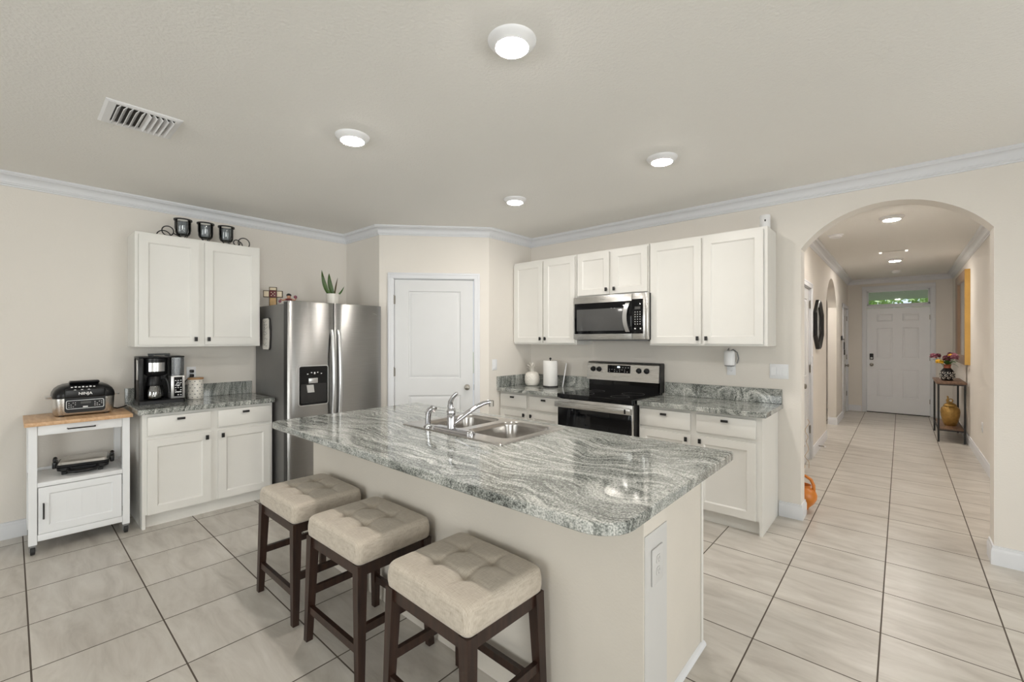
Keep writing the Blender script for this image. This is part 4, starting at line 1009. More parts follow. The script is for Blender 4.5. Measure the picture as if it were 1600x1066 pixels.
for cx, lab in zip(CUPS, ('grey pillar candle in the left iron cup', 'grey pillar candle in the middle iron cup', 'grey pillar candle in the right iron cup')):
    mb = MB(); mb.lathe([(0.035, 0), (0.036, 0.003), (0.036, 0.100), (0.033, 0.104), (0.02, 0.101), (0.001, 0.100)], seg=24)
    o = mb.build('candle', GREYCANDLE, loc=(-4.64, 1.145 + cx, 2.3005 + 0.0475)); tag(o, lab, 'candle', 'candles in the iron holder')
    mb = MB(); mb.tube([(0, 0, 0.1), (0.001, 0, 0.112)], 0.0012, 6); mb.build('wick', BLACKM, o)

# ------------------------------------------------------------------ coffee maker
cm = thing('coffee_maker', 'black coffee maker with glass carafe on the left counter', 'coffee maker', (-4.555, 0.672, 0.9145), LW)
mb = MB(); mb.loft([z3(rrect(0, 0.31, 0, 0.235, 0.02), 0.0), z3(rrect(0, 0.31, 0, 0.235, 0.02), 0.026), z3(rrect(0.006, 0.304, 0.006, 0.235, 0.016), 0.032)]); mb.build('base', BLACKP, cm)
mb = MB(); mb.box(0.004, 0.036, 0.02, 0.20, 0.033, 0.375, 0.006); mb.box(0.004, 0.21, 0.135, 0.225, 0.033, 0.375, 0.006); mb.box(0.004, 0.306, 0.02, 0.225, 0.3755, 0.388, 0.005); mb.build('housing', BLACKP, cm)
mb = MB(); mb.box(-0.001, 0.003, 0.04, 0.10, 0.20, 0.36, 0.001); mb.build('side_trim', SILVER, cm)
mb = MB(); mb.lathe([(0.050, 0.228), (0.068, 0.240), (0.076, 0.262), (0.076, 0.372)], (0.118, 0.075, 0), 32); bk = mb.build('brew_basket', BLACKP, cm, smooth=50)
mb = MB(); mb.loft([[(0.118 + 0.0775 * math.cos(R(a)), 0.075 + 0.0775 * math.sin(R(a)), z) for a in range(228, 314, 6)] for z in (0.266, 0.338)], False, False, False); mb.build('basket_band', SILVER, bk, smooth=60)
mb = MB(); mb.lathe([(0.045, 0.034), (0.062, 0.045), (0.066, 0.075), (0.060, 0.115), (0.050, 0.150), (0.048, 0.150), (0.058, 0.114), (0.0635, 0.075), (0.060, 0.048), (0.001, 0.037)], (0.110, 0.068, 0), 32); cf = mb.build('carafe', GLASS, cm, smooth=50)
mb = MB(); mb.lathe([(0.052, 0.148), (0.055, 0.155), (0.050, 0.185), (0.046, 0.215), (0.042, 0.224), (0.001, 0.226)], (0.110, 0.068, 0), 28); mb.build('carafe_lid', BLACKP, cf, smooth=50)
mb = MB(); mb.tube([(0.150, 0.045, 0.205), (0.180, 0.030, 0.205), (0.192, 0.022, 0.175), (0.198, 0.018, 0.12), (0.203, 0.016, 0.085)], 0.011, 10, r1=0.009); mb.build('carafe_handle', BLACKP, cf, smooth=60)
mb = MB(); mb.box(0.212, 0.308, 0.02, 0.225, 0.033, 0.222, 0.004); tw = mb.build('tower', SILVER, cm)
mb = MB(); mb.box(0.232, 0.290, 0.0165, 0.0198, 0.050, 0.212, 0.001); kp = mb.build('button_panel', BLACKG, tw)
mb = MB()
for i in range(3):
    for j in range(7):
        if (i + j * 2) % 5: mb.box(0.238 + i * 0.018, 0.248 + i * 0.018, 0.0160, 0.0164, 0.060 + j * 0.020, 0.0655 + j * 0.020)
mb.box(0.238, 0.284, 0.0160, 0.0164, 0.082, 0.091)
mb.tube([(0.261 + 0.013 * math.cos(a), 0.0162, 0.150 + 0.013 * math.sin(a)) for a in [2 * PI * k / 20 for k in range(20)]], 0.0014, 5, True)
mb.build('button_marks', LEDW, kp)
mb = MB(); mb.loft([z3(rrect(0.214, 0.306, 0.03, 0.220, 0.014), 0.2225), z3(rrect(0.214, 0.306, 0.03, 0.220, 0.014), 0.3745)]); rs = mb.build('water_tank', GLASSD, cm)
mb = MB(); mb.box(0.236, 0.242, 0.040, 0.21, 0.2235, 0.37); mb.box(0.262, 0.268, 0.034, 0.038, 0.235, 0.365); mb.build('tank_gauge', BLACKP, rs)
mb = MB(); mb.loft([[(0.075, 0.07, 0.3885), (0.112, 0.07, 0.3885), (0.105, 0.07, 0.398), (0.186, 0.07, 0.398), (0.182, 0.07, 0.3885), (0.214, 0.07, 0.3885), (0.216, 0.07, 0.411), (0.072, 0.07, 0.411)],
                    [(0.075, 0.10, 0.3885), (0.112, 0.10, 0.3885), (0.105, 0.10, 0.398), (0.186, 0.10, 0.398), (0.182, 0.10, 0.3885), (0.214, 0.10, 0.3885), (0.216, 0.10, 0.411), (0.072, 0.10, 0.411)]]); mb.build('frother_handle', BLACKP, cm)

cn = thing('canister', 'white dotted ceramic canister with a wooden lid beside coffee maker', 'canister', (-4.715, 1.088, 0.9145))
mb = MB(); mb.lathe([(0.053, 0), (0.057, 0.004), (0.0585, 0.02), (0.0585, 0.165), (0.056, 0.172)], seg=32)
mb.mi = 1
for row in range(6):
    for k in range(10):
        a = 2 * PI * (k + (row % 2) * 0.5) / 10; z = 0.018 + row * 0.028
        M_ = Matrix.Rotation(a, 3, 'Z')
        mb.ball((0.0585 * math.cos(a), 0.0585 * math.sin(a), z), 0.0012, 0.006, 0.0045, 8, M=M_)
mb.build('jar', [WHITEC, GREYP], cn, smooth=50)
mb = MB(); mb.lathe([(0.057, 0.1725), (0.060, 0.175), (0.060, 0.186), (0.057, 0.189), (0.001, 0.189)], seg=32); mb.build('lid', LIDWOOD, cn)
# ------------------------------------------------------------------ rolling cart
ca = thing('kitchen_cart', 'white rolling kitchen cart with a butcher-block top', 'cart', (-4.335, 0.075, 0), LW)
W, D = 0.515, 0.44
mb = MB(); mb.box(-0.018, W + 0.014, -0.03, D + 0.02, 0.862, 0.8885, 0.003); mb.build('top', BUTCHER, ca)
for x in (0.0, W - 0.042):
    for y in (0.0, D - 0.042):
        mb = MB(); mb.box(x, x + 0.042, y, y + 0.042, 0.066, 0.8615, 0.002, 1); lg = mb.build('leg', CARTW, ca)
        mb = MB(); cx, cy = x + 0.021, y + 0.021
        mb.box(cx - 0.017, cx + 0.017, cy - 0.014, cy + 0.014, 0.052, 0.0655); mb.box(cx - 0.017, cx - 0.014, cy - 0.014, cy + 0.014, 0.022, 0.055); mb.box(cx + 0.014, cx + 0.017, cy - 0.014, cy + 0.014, 0.022, 0.055)
        ft = mb.build('caster', GREYP, lg)
        mb = MB(); mb.lathe([(0.018, -0.012), (0.026, -0.010), (0.027, 0), (0.026, 0.010), (0.018, 0.012)], (cx, cy, 0.027), 22, 'x'); mb.build('wheel', RUBBER, ft)
mb = MB(); mb.box(0.0435, W - 0.0435, 0.004, 0.022, 0.795, 0.8605, 0.002); dw = mb.build('drawer', CARTW, ca)
mb = MB(); mb.tube([(0.185, 0.004, 0.825), (0.185, -0.022, 0.825), (0.325, -0.022, 0.825), (0.325, 0.004, 0.825)], 0.0045, 8); mb.build('handle', BLACKM, dw)
mb = MB(); mb.box(0.042, W - 0.042, D - 0.03, D - 0.015, 0.795, 0.8605); mb.box(0.006, 0.024, 0.042, D - 0.042, 0.795, 0.8605); mb.box(W - 0.024, W - 0.006, 0.042, D - 0.042, 0.795, 0.8605); mb.build('top_rails', CARTW, ca)
mb = MB(); mb.box(0.0425, W - 0.0425, 0.0, D - 0.004, 0.448, 0.478, 0.002); mb.box(0.0, 0.042, 0.0425, D - 0.0425, 0.448, 0.478); mb.box(W - 0.042, W, 0.0425, D - 0.0425, 0.448, 0.478)
mb.box(0.008, 0.020, 0.0425, D - 0.0425, 0.4785, 0.500); mb.box(W - 0.020, W - 0.008, 0.0425, D - 0.0425, 0.4785, 0.500); mb.box(0.042, W - 0.042, D - 0.024, D - 0.012, 0.4785, 0.500); mb.build('shelf', CARTW, ca)
mb = MB(); mb.box(0.006, 0.020, 0.0425, D - 0.0425, 0.10, 0.447); mb.box(W - 0.020, W - 0.006, 0.0425, D - 0.0425, 0.10, 0.447); mb.box(0.042, W - 0.042, D - 0.02, D - 0.008, 0.10, 0.447); mb.box(0.042, W - 0.042, 0.03, D - 0.022, 0.10, 0.115); mb.box(0.0425, W - 0.0425, 0.003, 0.025, 0.086, 0.130, 0.002); mb.build('cupboard', CARTW, ca)
mb = MB(); mb.panels(0.046, W - 0.046, 0.133, 0.444, 0.002, 0.020, [(0.096, W - 0.096, 0.183, 0.398)], [(0.004, 0.004), (0.008, 0.007)])
for k in range(1, 4): x = 0.104 + (W - 0.208) * k / 4; mb.box(x - 0.001, x + 0.001, 0.0075, 0.0088, 0.192, 0.389)
cdr = mb.build('door', CARTW, ca, smooth=25)
mb = MB(); mb.tube([(0.071, 0.004, 0.235), (0.071, -0.018, 0.235), (0.071, -0.018, 0.335), (0.071, 0.004, 0.335)], 0.0045, 8); mb.build('handle', BLACKM, cdr)
for z in (0.19, 0.39):
    mb = MB(); mb.box(W - 0.0455, W - 0.0425, -0.002, 0.004, z - 0.018, z + 0.018); mb.build('hinge', GREYP, cdr)

# countertop grill on the cart
gr = thing('countertop_grill', 'black and steel indoor countertop grill on the cart top', 'grill', (-4.475, 0.360, 0.8890), LW)
mb = MB()
for x in (-0.12, 0.12):
    for y in (0.04, 0.24): mb.lathe([(0.014, 0), (0.014, 0.011)], (x, y, 0), 12)
mb.build('feet', RUBBER, gr)
mb = MB(); mb.loft([z3(rrect(-0.155, 0.155, 0.010, 0.285, 0.05), 0.010), z3(rrect(-0.160, 0.160, 0.004, 0.290, 0.055), 0.02), z3(rrect(-0.166, 0.166, 0.0, 0.295, 0.06), 0.128)]); bs = mb.build('base', STEELH, gr, smooth=40)
mb = MB(); out = [(-0.108, 0.135)] + [(-0.108 + 0.02 * (1 - math.cos(R(a))), 0.045 - 0.02 * math.sin(R(a))) for a in (0, 30, 60, 90)] + [(0.108 - 0.02 * (1 - math.cos(R(a))), 0.045 - 0.02 * math.sin(R(a))) for a in (90, 60, 30, 0)] + [(0.108, 0.135)]
mb.prism_xz(out, -0.007, 0.02); fp_ = mb.build('front_panel', BLACKP, bs)
mb = MB(); o1 = rrect(-0.100, 0.100, 0.052, 0.114, 0.010); o2 = rrect(-0.097, 0.097, 0.055, 0.111, 0.008)
mb.loft([[(x, -0.0072, z) for x, z in o1], [(x, -0.0088, z) for x, z in o1], [(x, -0.0088, z) for x, z in o2], [(x, -0.0072, z) for x, z in o2]], False, False); mb.build('panel_outline', SILVER, fp_)
mb = MB()
for i in range(4):
    for j in (0, 1, 2):
        if (i + j) % 4 != 3: mb.box(-0.088 + i * 0.011, -0.083 + i * 0.011, -0.0078, -0.0071, 0.066 + j * 0.014, 0.069 + j * 0.014); mb.box(0.048 + i * 0.012, 0.054 + i * 0.012, -0.0078, -0.0071, 0.068 + j * 0.013, 0.071 + j * 0.013)
mb.box(-0.013, 0.013, -0.0078, -0.0071, 0.060, 0.068); mb.build('button_marks', LEDW, fp_)
mb = MB(); mb.box(-0.025, 0.030, -0.0077, -0.0071, 0.086, 0.102); mb.build('display', GREYG, fp_)
mb = MB(); lp = []
for z, hw, yf, yb, r in ((0.1285, 0.166, -0.002, 0.297, 0.06), (0.140, 0.168, -0.004, 0.299, 0.06), (0.165, 0.164, -0.003, 0.296, 0.06), (0.190, 0.152, 0.004, 0.288, 0.06), (0.210, 0.132, 0.016, 0.272, 0.06), (0.222, 0.108, 0.034, 0.252, 0.06), (0.228, 0.075, 0.06, 0.225, 0.05)): lp.append(z3(rrect(-hw, hw, yf, yb, r), z))
mb.loft(lp); ld = mb.build('lid', BLACKP, gr, smooth=60)
mb = MB(); mb.box(-0.108, 0.108, -0.012, 0.02, 0.130, 0.196, 0.010, 3); mb.build('lid_front', BLACKP, ld, smooth=50)
text('lettering', 'NINJA', 0.027, LEDW, ld, (0.0, -0.0125, 0.160), FRONT, bold=0.0004)
mb = MB()
for i in range(7): mb.box(-0.075 + i * 0.0195, -0.064 + i * 0.0195, -0.0, 0.006, 0.2085 - 0.004, 0.2105 + (i % 2) * 0.003)
for i in range(3): mb.loft([[(-0.062 + i * 0.036, -0.0124, 0.187), (-0.046 + i * 0.036, -0.0124, 0.187), (-0.054 + i * 0.036, -0.0124, 0.193)], [(-0.062 + i * 0.036, -0.011, 0.187), (-0.046 + i * 0.036, -0.011, 0.187), (-0.054 + i * 0.036, -0.011, 0.193)]])
mb.build('caution_marks', LEDW, ld)
mb = MB(); mb.loft([z3(rrect(-0.078, 0.078, 0.035, 0.10, 0.015), 0.2285), z3(rrect(-0.082, 0.082, 0.015, 0.105, 0.015), 0.240), z3(rrect(-0.076, 0.076, 0.020, 0.100, 0.015), 0.250)]); mb.build('lid_handle', BLACKP, ld)
for s_ in (-1, 1):
    mb = MB(); mb.loft([z3([(x * s_, y) for x, y in rrect(0.130, 0.196, 0.075, 0.215, 0.018)], 0.127), z3([(x * s_, y) for x, y in rrect(0.130, 0.200, 0.070, 0.220, 0.018)], 0.139)]); mb.build('side_handle', SILVER, bs)
mb = MB(); mb.tube([(0.150, 0.26, 0.03), (0.175, 0.25, 0.012), (0.200, 0.20, 0.007), (0.228, 0.155, 0.020), (0.244, 0.125, 0.032)], 0.0045, 8); mb.build('power_cord', BLACKP, gr, smooth=60)
# panini press on the cart shelf
pp = thing('panini_press', 'black folded panini press on the white cart shelf', 'panini press', (-4.43, 0.345, 0.4785), R(82))
mb = MB()
for x in (-0.10, 0.09): mb.box(x - 0.014, x + 0.014, 0.03, 0.07, 0, 0.026, 0.004); mb.box(x - 0.014, x + 0.014, 0.18, 0.21, 0, 0.026, 0.004)
mb.build('feet', RUBBER, pp)
mb = MB(); mb.loft([z3(rrect(-0.115, 0.115, 0.02, 0.235, 0.02), 0.020), z3(rrect(-0.135, 0.135, 0.0, 0.25, 0.025), 0.034), z3(rrect(-0.138, 0.138, 0.0, 0.25, 0.025), 0.052)]); mb.build('lower_body', BLACKP, pp, smooth=40)
mb = MB(); mb.loft([z3(rrect(-0.138, 0.138, 0.002, 0.25, 0.025), 0.056), z3(rrect(-0.138, 0.138, 0.0, 0.252, 0.025), 0.074)]); up_ = mb.build('upper_body', BLACKP, pp, smooth=40)
mb = MB(); mb.loft([z3(rrect(-0.132, 0.132, 0.006, 0.246, 0.022), 0.0742), z3(rrect(-0.124, 0.124, 0.014, 0.24, 0.022), 0.090), z3(rrect(-0.09, 0.09, 0.05, 0.22, 0.02), 0.097)]); mb.build('steel_cover', STEELH, up_, smooth=40)
mb = MB(); mb.tube([(-0.075, 0.0, 0.040), (-0.068, -0.030, 0.030), (-0.03, -0.045, 0.028), (0.03, -0.045, 0.028), (0.068, -0.030, 0.030), (0.075, 0.0, 0.040)], 0.012, 10); mb.build('handle', BLACKP, pp, smooth=60)
for s_ in (-1, 1):
    mb = MB(); x = s_ * 0.152; mb.box(x - 0.012, x + 0.012, 0.07, 0.17, 0.040, 0.088, 0.006); mb.box(x - 0.010, x + 0.010, 0.08, 0.115, 0.086, 0.108, 0.004); mb.ball((x, 0.12, 0.105), 0.012, 0.016, 0.012); mb.build('hinge_arm', BLACKP, pp, smooth=50)

# ------------------------------------------------------------------ things on the cooker-side counters
pj = thing('pineapple_jar', 'white ceramic pineapple jar beside the paper towels', 'jar', (-3.185, 3.965, 0.9145))
mb = MB(); prof = [(0.052, 0), (0.066, 0.006), (0.078, 0.03), (0.084, 0.07), (0.080, 0.11), (0.066, 0.142), (0.040, 0.158), (0.018, 0.163), (0.001, 0.164)]
def lat(u): # interpolate the profile
    u *= len(prof) - 1; i = min(int(u), len(prof) - 2); f = u - i
    return prof[i][0] * (1 - f) + prof[i + 1][0] * f, prof[i][1] * (1 - f) + prof[i + 1][1] * f
nn, ss = 56, 72; lp = []
for i in range(nn + 1):
    r, z = lat(i / nn); l = []
    for k in range(ss):
        a = 2 * PI * k / ss
        g1 = abs(math.sin(a * 7 + z * 95)); g2 = abs(math.sin(a * 7 - z * 95))
        d = 0.0042 * (min(1, g1 * 1.6) * min(1, g2 * 1.6)) * (1 if 0.006 < z < 0.155 else 0)
        l.append(((r + d) * math.cos(a), (r + d) * math.sin(a), z))
    lp.append(l)
mb.loft(lp); mb.build('body', WHITEC, pj, smooth=70)
mb = MB()
for ring, (n, r0, h, out_) in enumerate(((6, 0.024, 0.205, 0.085), (5, 0.017, 0.240, 0.066), (3, 0.007, 0.262, 0.026))):
    for k in range(n):
        a = 2 * PI * (k + 0.5 * (ring % 2)) / n; ca_, sa_ = math.cos(a), math.sin(a)
        c0 = Vector((r0 * ca_, r0 * sa_, 0.158)); c1 = Vector((out_ * 0.5 * ca_, out_ * 0.5 * sa_, (0.158 + h) / 2 + 0.02)); c2 = Vector((out_ * 1.1 * ca_, out_ * 1.1 * sa_, h)); tn = Vector((-sa_, ca_, 0)); rd = Vector((ca_, sa_, 0.0))
        loops = []
        for c, wv in ((c0, 0.011), (c1, 0.013), (c1.lerp(c2, 0.6), 0.010), (c2, 0.003)): loops.append([c - tn * wv, c - rd * 0.004, c + tn * wv, c + rd * 0.004])
        mb.loft(loops)
mb.build('leaf_crown', WHITEC, pj, smooth=60)
pt = thing('paper_towel_holder', 'black paper towel holder carrying a white roll', 'paper towel holder', (-2.925, 3.965, 0.9145))
mb = MB(); mb.lathe([(0.085, 0), (0.085, 0.010), (0.078, 0.015), (0.001, 0.015)], seg=36); mb.build('base', BLACKM, pt)
mb = MB(); mb.lathe([(0.006, 0.015), (0.006, 0.305), (0.012, 0.308), (0.014, 0.318), (0.008, 0.326), (0.001, 0.327)], seg=16); mb.build('rod', BLACKM, pt)
rl = thing('paper_towel_roll', 'white paper towel roll standing on the black holder', 'paper towels', (-2.925, 3.965, 0.9300))
mb = MB(); mb.lathe([(0.020, 0.001), (0.076, 0.001), (0.079, 0.005), (0.079, 0.272), (0.076, 0.277), (0.020, 0.277), (0.020, 0.001)], seg=48, cap0=False, cap1=False); mb.build('roll', PAPER, rl, smooth=50)
mb = MB(); M_ = Matrix.Translation((-2.838, 4.075, 0.9155)) @ Matrix.Rotation(math.atan2(0.81, -0.58), 4, 'Z') @ Matrix.Rotation(R(9), 4, 'X')
mb.box(-0.055, 0.055, -0.005, 0.005, 0.0, 0.265, 0.003, M=M_)
tag(mb.build('cutting_board', WHITEP), 'thin white cutting board standing edge-on behind the paper towels', 'cutting board')
# plug-in white speaker-like device with its cable
pd = thing('plug_in_air_freshener', 'white rounded plug-in device over the outlet right of cooker', 'plug-in device', (-1.115, YR - 0.0085, 1.19))
mb = MB(); mb.lathe([(0.030, 0.026), (0.042, 0.030), (0.044, 0.045), (0.044, 0.130), (0.040, 0.148), (0.025, 0.156), (0.001, 0.157)], (0, -0.046, 0), 32); mb.build('body', WHITEP, pd, smooth=50)
mb = MB(); mb.lathe([(0.028, 0.020), (0.040, 0.024), (0.041, 0.0295)], (0, -0.046, 0), 32); mb.build('bottom_band', GREYP, pd)
mb = MB(); mb.tube([(0.0, -0.03, 0.15), (0.02, -0.015, 0.165), (0.05, -0.008, 0.14), (0.062, -0.006, 0.09), (0.05, -0.006, 0.045)], 0.005, 8); mb.tube([(-0.01, -0.03, 0.155), (-0.015, -0.01, 0.175), (-0.03, -0.006, 0.155), (-0.052, -0.006, 0.11), (-0.05, -0.006, 0.06)], 0.003, 8); mb.build('cable', GREYP, pd, smooth=60)
# white upright camera on the tall cabinet
sc_ = thing('security_camera', 'small white upright cylinder with dark lens on the tall right cabinet', 'camera', (-0.835, 4.08, 2.3205))
mb = MB(); mb.lathe([(0.036, 0), (0.038, 0.004), (0.038, 0.130), (0.035, 0.137), (0.02, 0.141), (0.001, 0.142)], seg=30); mb.build('body', WHITEP, sc_, smooth=50)
mb = MB(); M_ = Matrix.Rotation(R(-70), 3, 'Z'); mb.ball((0.036 * math.cos(R(-78)), 0.036 * math.sin(R(-78)), 0.088), 0.006, 0.006, 0.010, 10); mb.ball((0.037 * math.cos(R(-78)), 0.037 * math.sin(R(-78)), 0.018), 0.003, 0.003, 0.003, 8); mb.build('lens', BLACKG, sc_)

# ------------------------------------------------------------------ hallway
jg = thing('clay_jug', 'orange glazed clay jug on the floor beside the arch', 'jug', (-0.632, 4.475, 0))
mb = MB(); mb.lathe([(0.042, 0), (0.044, 0.010), (0.052, 0.022), (0.085, 0.058), (0.103, 0.098), (0.104, 0.125), (0.094, 0.155), (0.076, 0.176), (0.058, 0.184), (0.056, 0.192), (0.064, 0.204), (0.060, 0.206), (0.050, 0.192), (0.048, 0.182), (0.001, 0.13)], seg=36); mb.build('body', TERRA, jg, smooth=60)
mb = MB(); mb.tube([(0.080, 0, 0.165), (0.078, 0, 0.212), (0.060, 0, 0.255), (0.020, 0, 0.280), (-0.035, 0, 0.272), (-0.070, 0, 0.225), (-0.078, 0, 0.168)], 0.0125, 12); mb.build('handle', TERRA, jg, smooth=70)
mb = MB(); mb.tube([(-0.02, -0.085, 0.150), (-0.03, -0.112, 0.180), (-0.035, -0.125, 0.205)], 0.018, 12, r1=0.012); mb.build('spout', TERRA, jg, smooth=60)
mb = MB()
for k, (z0, z1) in enumerate(((0.03, 0.42), (0.06, 0.55))):
    pts = [(HXL + 0.022 + 0.012 * k + 0.014 * math.sin(u * 21 + k), 5.66 + 0.20 * k + 0.05 * math.sin(u * 13 + k * 2), z0 + (z1 - z0) * u) for u in [i / 40 for i in range(41)]]
    pts[0] = (pts[0][0], pts[0][1], 0.004)
    mb.tube(pts, 0.0022, 6)
tag(mb.build('twig_decoration', TANP, smooth=60), 'curly brown twigs standing at the foot of the closet door', 'twigs')
mb = MB(); mb.tube([(HXL + 0.0155, 6.95, 0.06), (HXL + 0.05, 6.95, 0.06), (HXL + 0.075, 6.95, 0.058)], 0.006, 10); ds_ = mb.build('door_stop', NICKEL, smooth=60); tag(ds_, 'small spring door stop on the left hallway baseboard', 'door stop')
mb = MB(); mb.lathe([(0.009, HXL + 0.0752), (0.009, HXL + 0.090), (0.006, HXL + 0.093)], (0, 6.95, 0.058), 14, 'x'); mb.build('tip', WHITEP, ds_)
# octagonal mirror on the left hall wall
om = thing('octagon_mirror', 'black framed elongated mirror on the left hallway wall', 'mirror', (HXL, 6.90, 1.635), LW)
def octo(w_, h_, c=0.45): return [(-w_, -h_ * c), (-w_ * 0.25, -h_), (w_ * 0.25, -h_), (w_, -h_ * c), (w_, h_ * c), (w_ * 0.25, h_), (-w_ * 0.25, h_), (-w_, h_ * c)]
mb = MB(); A0, A1 = octo(0.33, 0.315), octo(0.235, 0.225)
mb.loft([[(x, -0.001, z) for x, z in A0], [(x, -0.035, z) for x, z in A0], [(x, -0.045, z) for x, z in octo(0.31, 0.295)], [(x, -0.022, z) for x, z in A1], [(x, -0.010, z) for x, z in A1]], True, False); mb.build('frame', BLACKP, om, smooth=20)
mb = MB(); mb.prism_xz(octo(0.234, 0.224), -0.016, -0.011); mb.build('glass', MIRROR, om)
# keys by the far door
kh = thing('key_hook', 'black key rack with hanging keys by the far left door', 'key hook', (HXL, 10.03, 1.46), LW)
mb = MB(); mb.box(-0.10, 0.10, -0.014, -0.001, -0.03, 0.05, 0.003)
for x in (-0.07, 0, 0.07): mb.tube([(x, -0.014, -0.005), (x, -0.035, -0.018), (x, -0.042, -0.004)], 0.004, 6)
mb.build('rack', BLACKM, kh)
mb = MB(); mb.tube([(0.07 + 0.016 * math.cos(a), -0.036, -0.035 + 0.020 * math.sin(a)) for a in [2 * PI * k / 14 for k in range(14)]], 0.002, 6, True)
mb.box(0.045, 0.095, -0.045, -0.028, -0.20, -0.06, 0.008); mb.box(0.055, 0.075, -0.050, -0.030, -0.30, -0.20, 0.006); ky = mb.build('keys', BLACKM, kh)
mb = MB(); mb.box(0.062, 0.085, -0.030, -0.027, -0.14, -0.085); mb.box(-0.08, -0.06, -0.040, -0.037, -0.09, -0.03); mb.build('key_blades', NICKEL, kh)
# gold framed mirror on the right wall
gm = thing('gold_mirror', 'tall gold framed mirror above the console table', 'mirror', (HXR, 9.22, 1.75), RW)
mb = MB(); A0, A1 = rrect(-0.72, 0.62, -0.655, 0.655, 0.002, 1), rrect(-0.60, 0.50, -0.535, 0.535, 0.002, 1)
mb.loft([[(x, -0.001, z) for x, z in A0], [(x, -0.055, z) for x, z in A0]], True, False)
mb.build('frame', GOLD, gm, smooth=20)
mb = MB(); mb.loft([[(x, -0.055, z) for x, z in A0], [(x * 0.97, -0.058, z * 0.97) for x, z in A0], [(x * 1.03, -0.040, z * 1.03) for x, z in A1], [(x, -0.025, z) for x, z in A1]], False, False); mb.build('inner_frame', MIRBROWN, gm, smooth=20)
mb = MB(); mb.box(-0.60, 0.50, -0.026, -0.022, -0.535, 0.535); mb.build('glass', MIRROR, gm)
# console table
ct_ = thing('console_table', 'narrow console table with black legs and rustic wood shelves', 'table', (0.385, 8.66, 0))
TW, TD, TH = 0.285, 1.03, 0.845
mb = MB(); mb.box(-0.012, TW + 0.01, -0.015, TD + 0.015, TH - 0.028, TH, 0.003); mb.build('tabletop', RUSTIC, ct_)
for x in (0.0, TW - 0.022):
    for y in (0.0, TD - 0.022):
        mb = MB(); mb.box(x, x + 0.022, y, y + 0.022, 0, TH - 0.0285, 0.002, 1); mb.build('leg', BLACKM, ct_)
mb = MB()
for z in (TH - 0.045, 0.160):
    mb.box(0.022, TW - 0.022, 0.004, 0.018, z, z + 0.016); mb.box(0.022, TW - 0.022, TD - 0.018, TD - 0.004, z, z + 0.016); mb.box(0.004, 0.018, 0.022, TD - 0.022, z, z + 0.016); mb.box(TW - 0.018, TW - 0.004, 0.022, TD - 0.022, z, z + 0.016)
mb.build('frame_rails', BLACKM, ct_)
mb = MB(); mb.box(0.0225, TW - 0.0225, 0.004, TD - 0.004, 0.1765, 0.194, 0.002); mb.build('shelf', RUSTIC, ct_)
vs = thing('flower_vase', 'black and white patterned clay vase on the console table', 'vase', (0.505, 9.03, TH + 0.0005))
mb = MB(); prof = [(0.05, 0), (0.062, 0.008), (0.083, 0.05), (0.088, 0.085), (0.078, 0.125), (0.055, 0.160), (0.040, 0.180)]
mb.lathe(prof, seg=32, cap1=False); vb = mb.build('body', BLACKP, vs, smooth=50)
mb = MB()
for row in range(3):
    for k in range(9):
        a = 2 * PI * (k + 0.5 * (row % 2)) / 9; z = 0.040 + row * 0.038; r = (0.081, 0.089, 0.081)[row]
        mb.tube([(r * math.cos(a + 0.20 * math.cos(q)), r * math.sin(a + 0.20 * math.cos(q)), z + 0.013 * math.sin(q)) for q in [1.6 * PI * j / 9 + row for j in range(10)]], 0.0036, 5)
mb.build('painted_scrolls', WHITEC, vb, smooth=50)
mb = MB(); mb.lathe([(0.0395, 0.1805), (0.036, 0.20), (0.042, 0.225), (0.050, 0.235), (0.044, 0.236), (0.034, 0.222), (0.030, 0.2)], seg=28, cap0=False, cap1=False); mb.build('neck', REDBROWN, vs, smooth=50)
bq = thing('bouquet', 'maroon, mauve and yellow flowers standing in the patterned vase', 'flowers', (0.505, 9.03, TH + 0.0005))
fl = [((-0.01, -0.045, 0.315), 0.046, PETALD), ((-0.10, -0.03, 0.265), 0.034, PETALY), ((-0.075, -0.06, 0.262), 0.030, PETALY), ((0.080, -0.05, 0.335), 0.044, PETALM), ((0.045, 0.01, 0.345), 0.036, PETALY), ((0.035, 0.04, 0.37), 0.034, PETALD), ((-0.155, 0.02, 0.345), 0.042, PETALM), ((-0.105, 0.04, 0.350), 0.034, PETALD), ((0.075, 0.04, 0.365), 0.032, PETALM)]
fl = [((c[0] * 0.92, c[1], c[2] + 0.008), r, m) for c, r, m in fl]
for (c, r, m) in fl:
    mb = MB(); r *= 1.15
    for k in range(16):
        a = k * 2.399; e = -0.75 + 0.13 * k; d = Vector((math.cos(a) * math.cos(e * 0.9), math.sin(a) * math.cos(e * 0.9), math.sin(e * 0.9)))
        M_ = d.to_track_quat('Z', 'Y').to_matrix(); mb.ball(Vector(c) + d * r * 0.55, r * 0.40, r * 0.24, r * 0.48, 8, M=M_)
    fo = mb.build('flower', m, bq, smooth=60)
mb = MB()
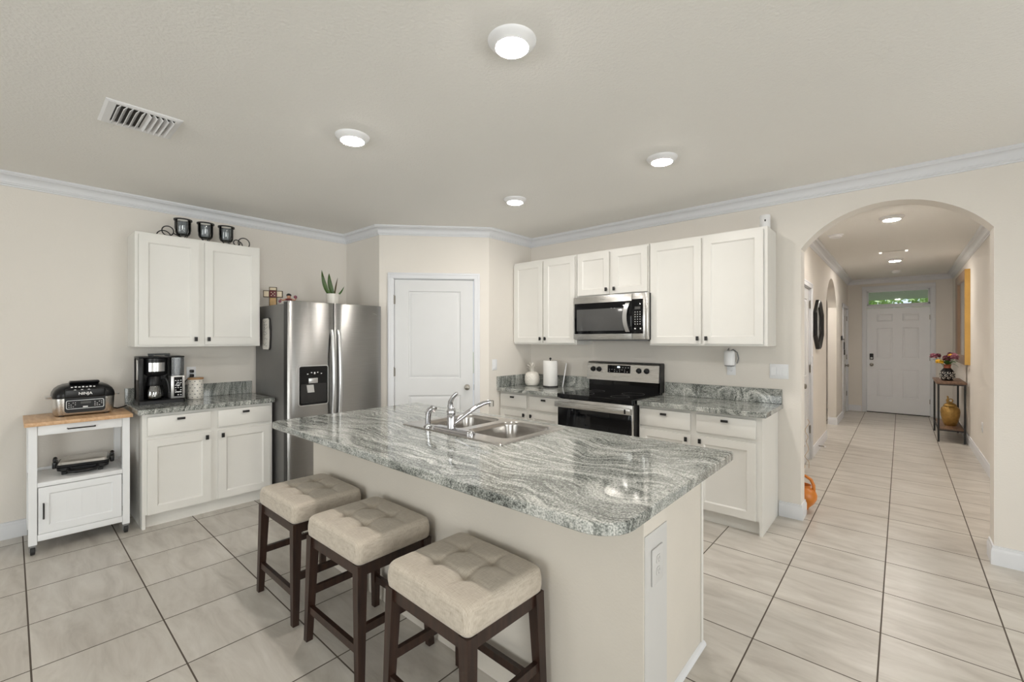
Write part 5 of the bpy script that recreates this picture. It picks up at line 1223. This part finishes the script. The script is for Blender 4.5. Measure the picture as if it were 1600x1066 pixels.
for (c, r, m) in fl: mb.tube(curve_pts((0.01 * c[0] * 10, 0.01 * c[1] * 10, 0.12), (c[0] * 0.35, c[1] * 0.35, 0.26), (c[0], c[1], c[2] - 0.01), 8), 0.003, 6)
mb.build('stems', LEAFD, bq, smooth=60)
for a, e, ln in ((0.3, 0.25, 0.115), (2.9, 0.35, 0.15), (-0.9, 0.2, 0.13), (-2.3, 0.3, 0.13), (1.6, 0.6, 0.12), (-1.5, 0.5, 0.10), (0.0, -0.15, 0.115)):
    d = Vector((math.cos(a), math.sin(a), 0)); p0 = Vector((0, 0, 0.225)); strap = curve_pts(p0, p0 + d * ln * 0.6 + Vector((0, 0, 0.06 + 0.08 * e)), p0 + d * ln + Vector((0, 0, 0.20 * e)), 8)
    lp = []; sd_ = Vector((-d.y, d.x, 0))
    for i, p in enumerate(strap): u = i / 8; wv = 0.026 * math.sin(PI * (0.08 + 0.90 * u)); lp.append([p - sd_ * wv, p + Vector((0, 0, 0.004)), p + sd_ * wv, p - Vector((0, 0, 0.002))])
    mb = MB(); mb.loft(lp); mb.build('leaf', LEAFD, bq, smooth=60)
gj = thing('gold_jar', 'hammered gold lidded jar on the console table shelf', 'jar', (0.535, 9.02, 0.1945))
mb = MB(); mb.lathe([(0.058, 0), (0.064, 0.006), (0.082, 0.06), (0.100, 0.14), (0.106, 0.20), (0.100, 0.245), (0.078, 0.275), (0.066, 0.282)], seg=36); mb.build('body', BRASS, gj, smooth=50)
mb = MB(); mb.lathe([(0.072, 0.2825), (0.074, 0.290), (0.060, 0.312), (0.030, 0.332), (0.012, 0.340), (0.001, 0.341)], seg=32); ldj = mb.build('lid', BRASS, gj, smooth=50)
mb = MB(); mb.tube([(-0.03, 0, 0.33), (-0.034, 0, 0.365), (-0.022, 0, 0.395), (-0.03, 0, 0.425)], 0.010, 10); mb.tube([(0.004 + 0.022 * math.cos(a), 0, 0.362 + 0.024 * math.sin(a)) for a in [2 * PI * k / 18 for k in range(18)]], 0.007, 8, True); mb.build('finial', BRASS, ldj, smooth=60)
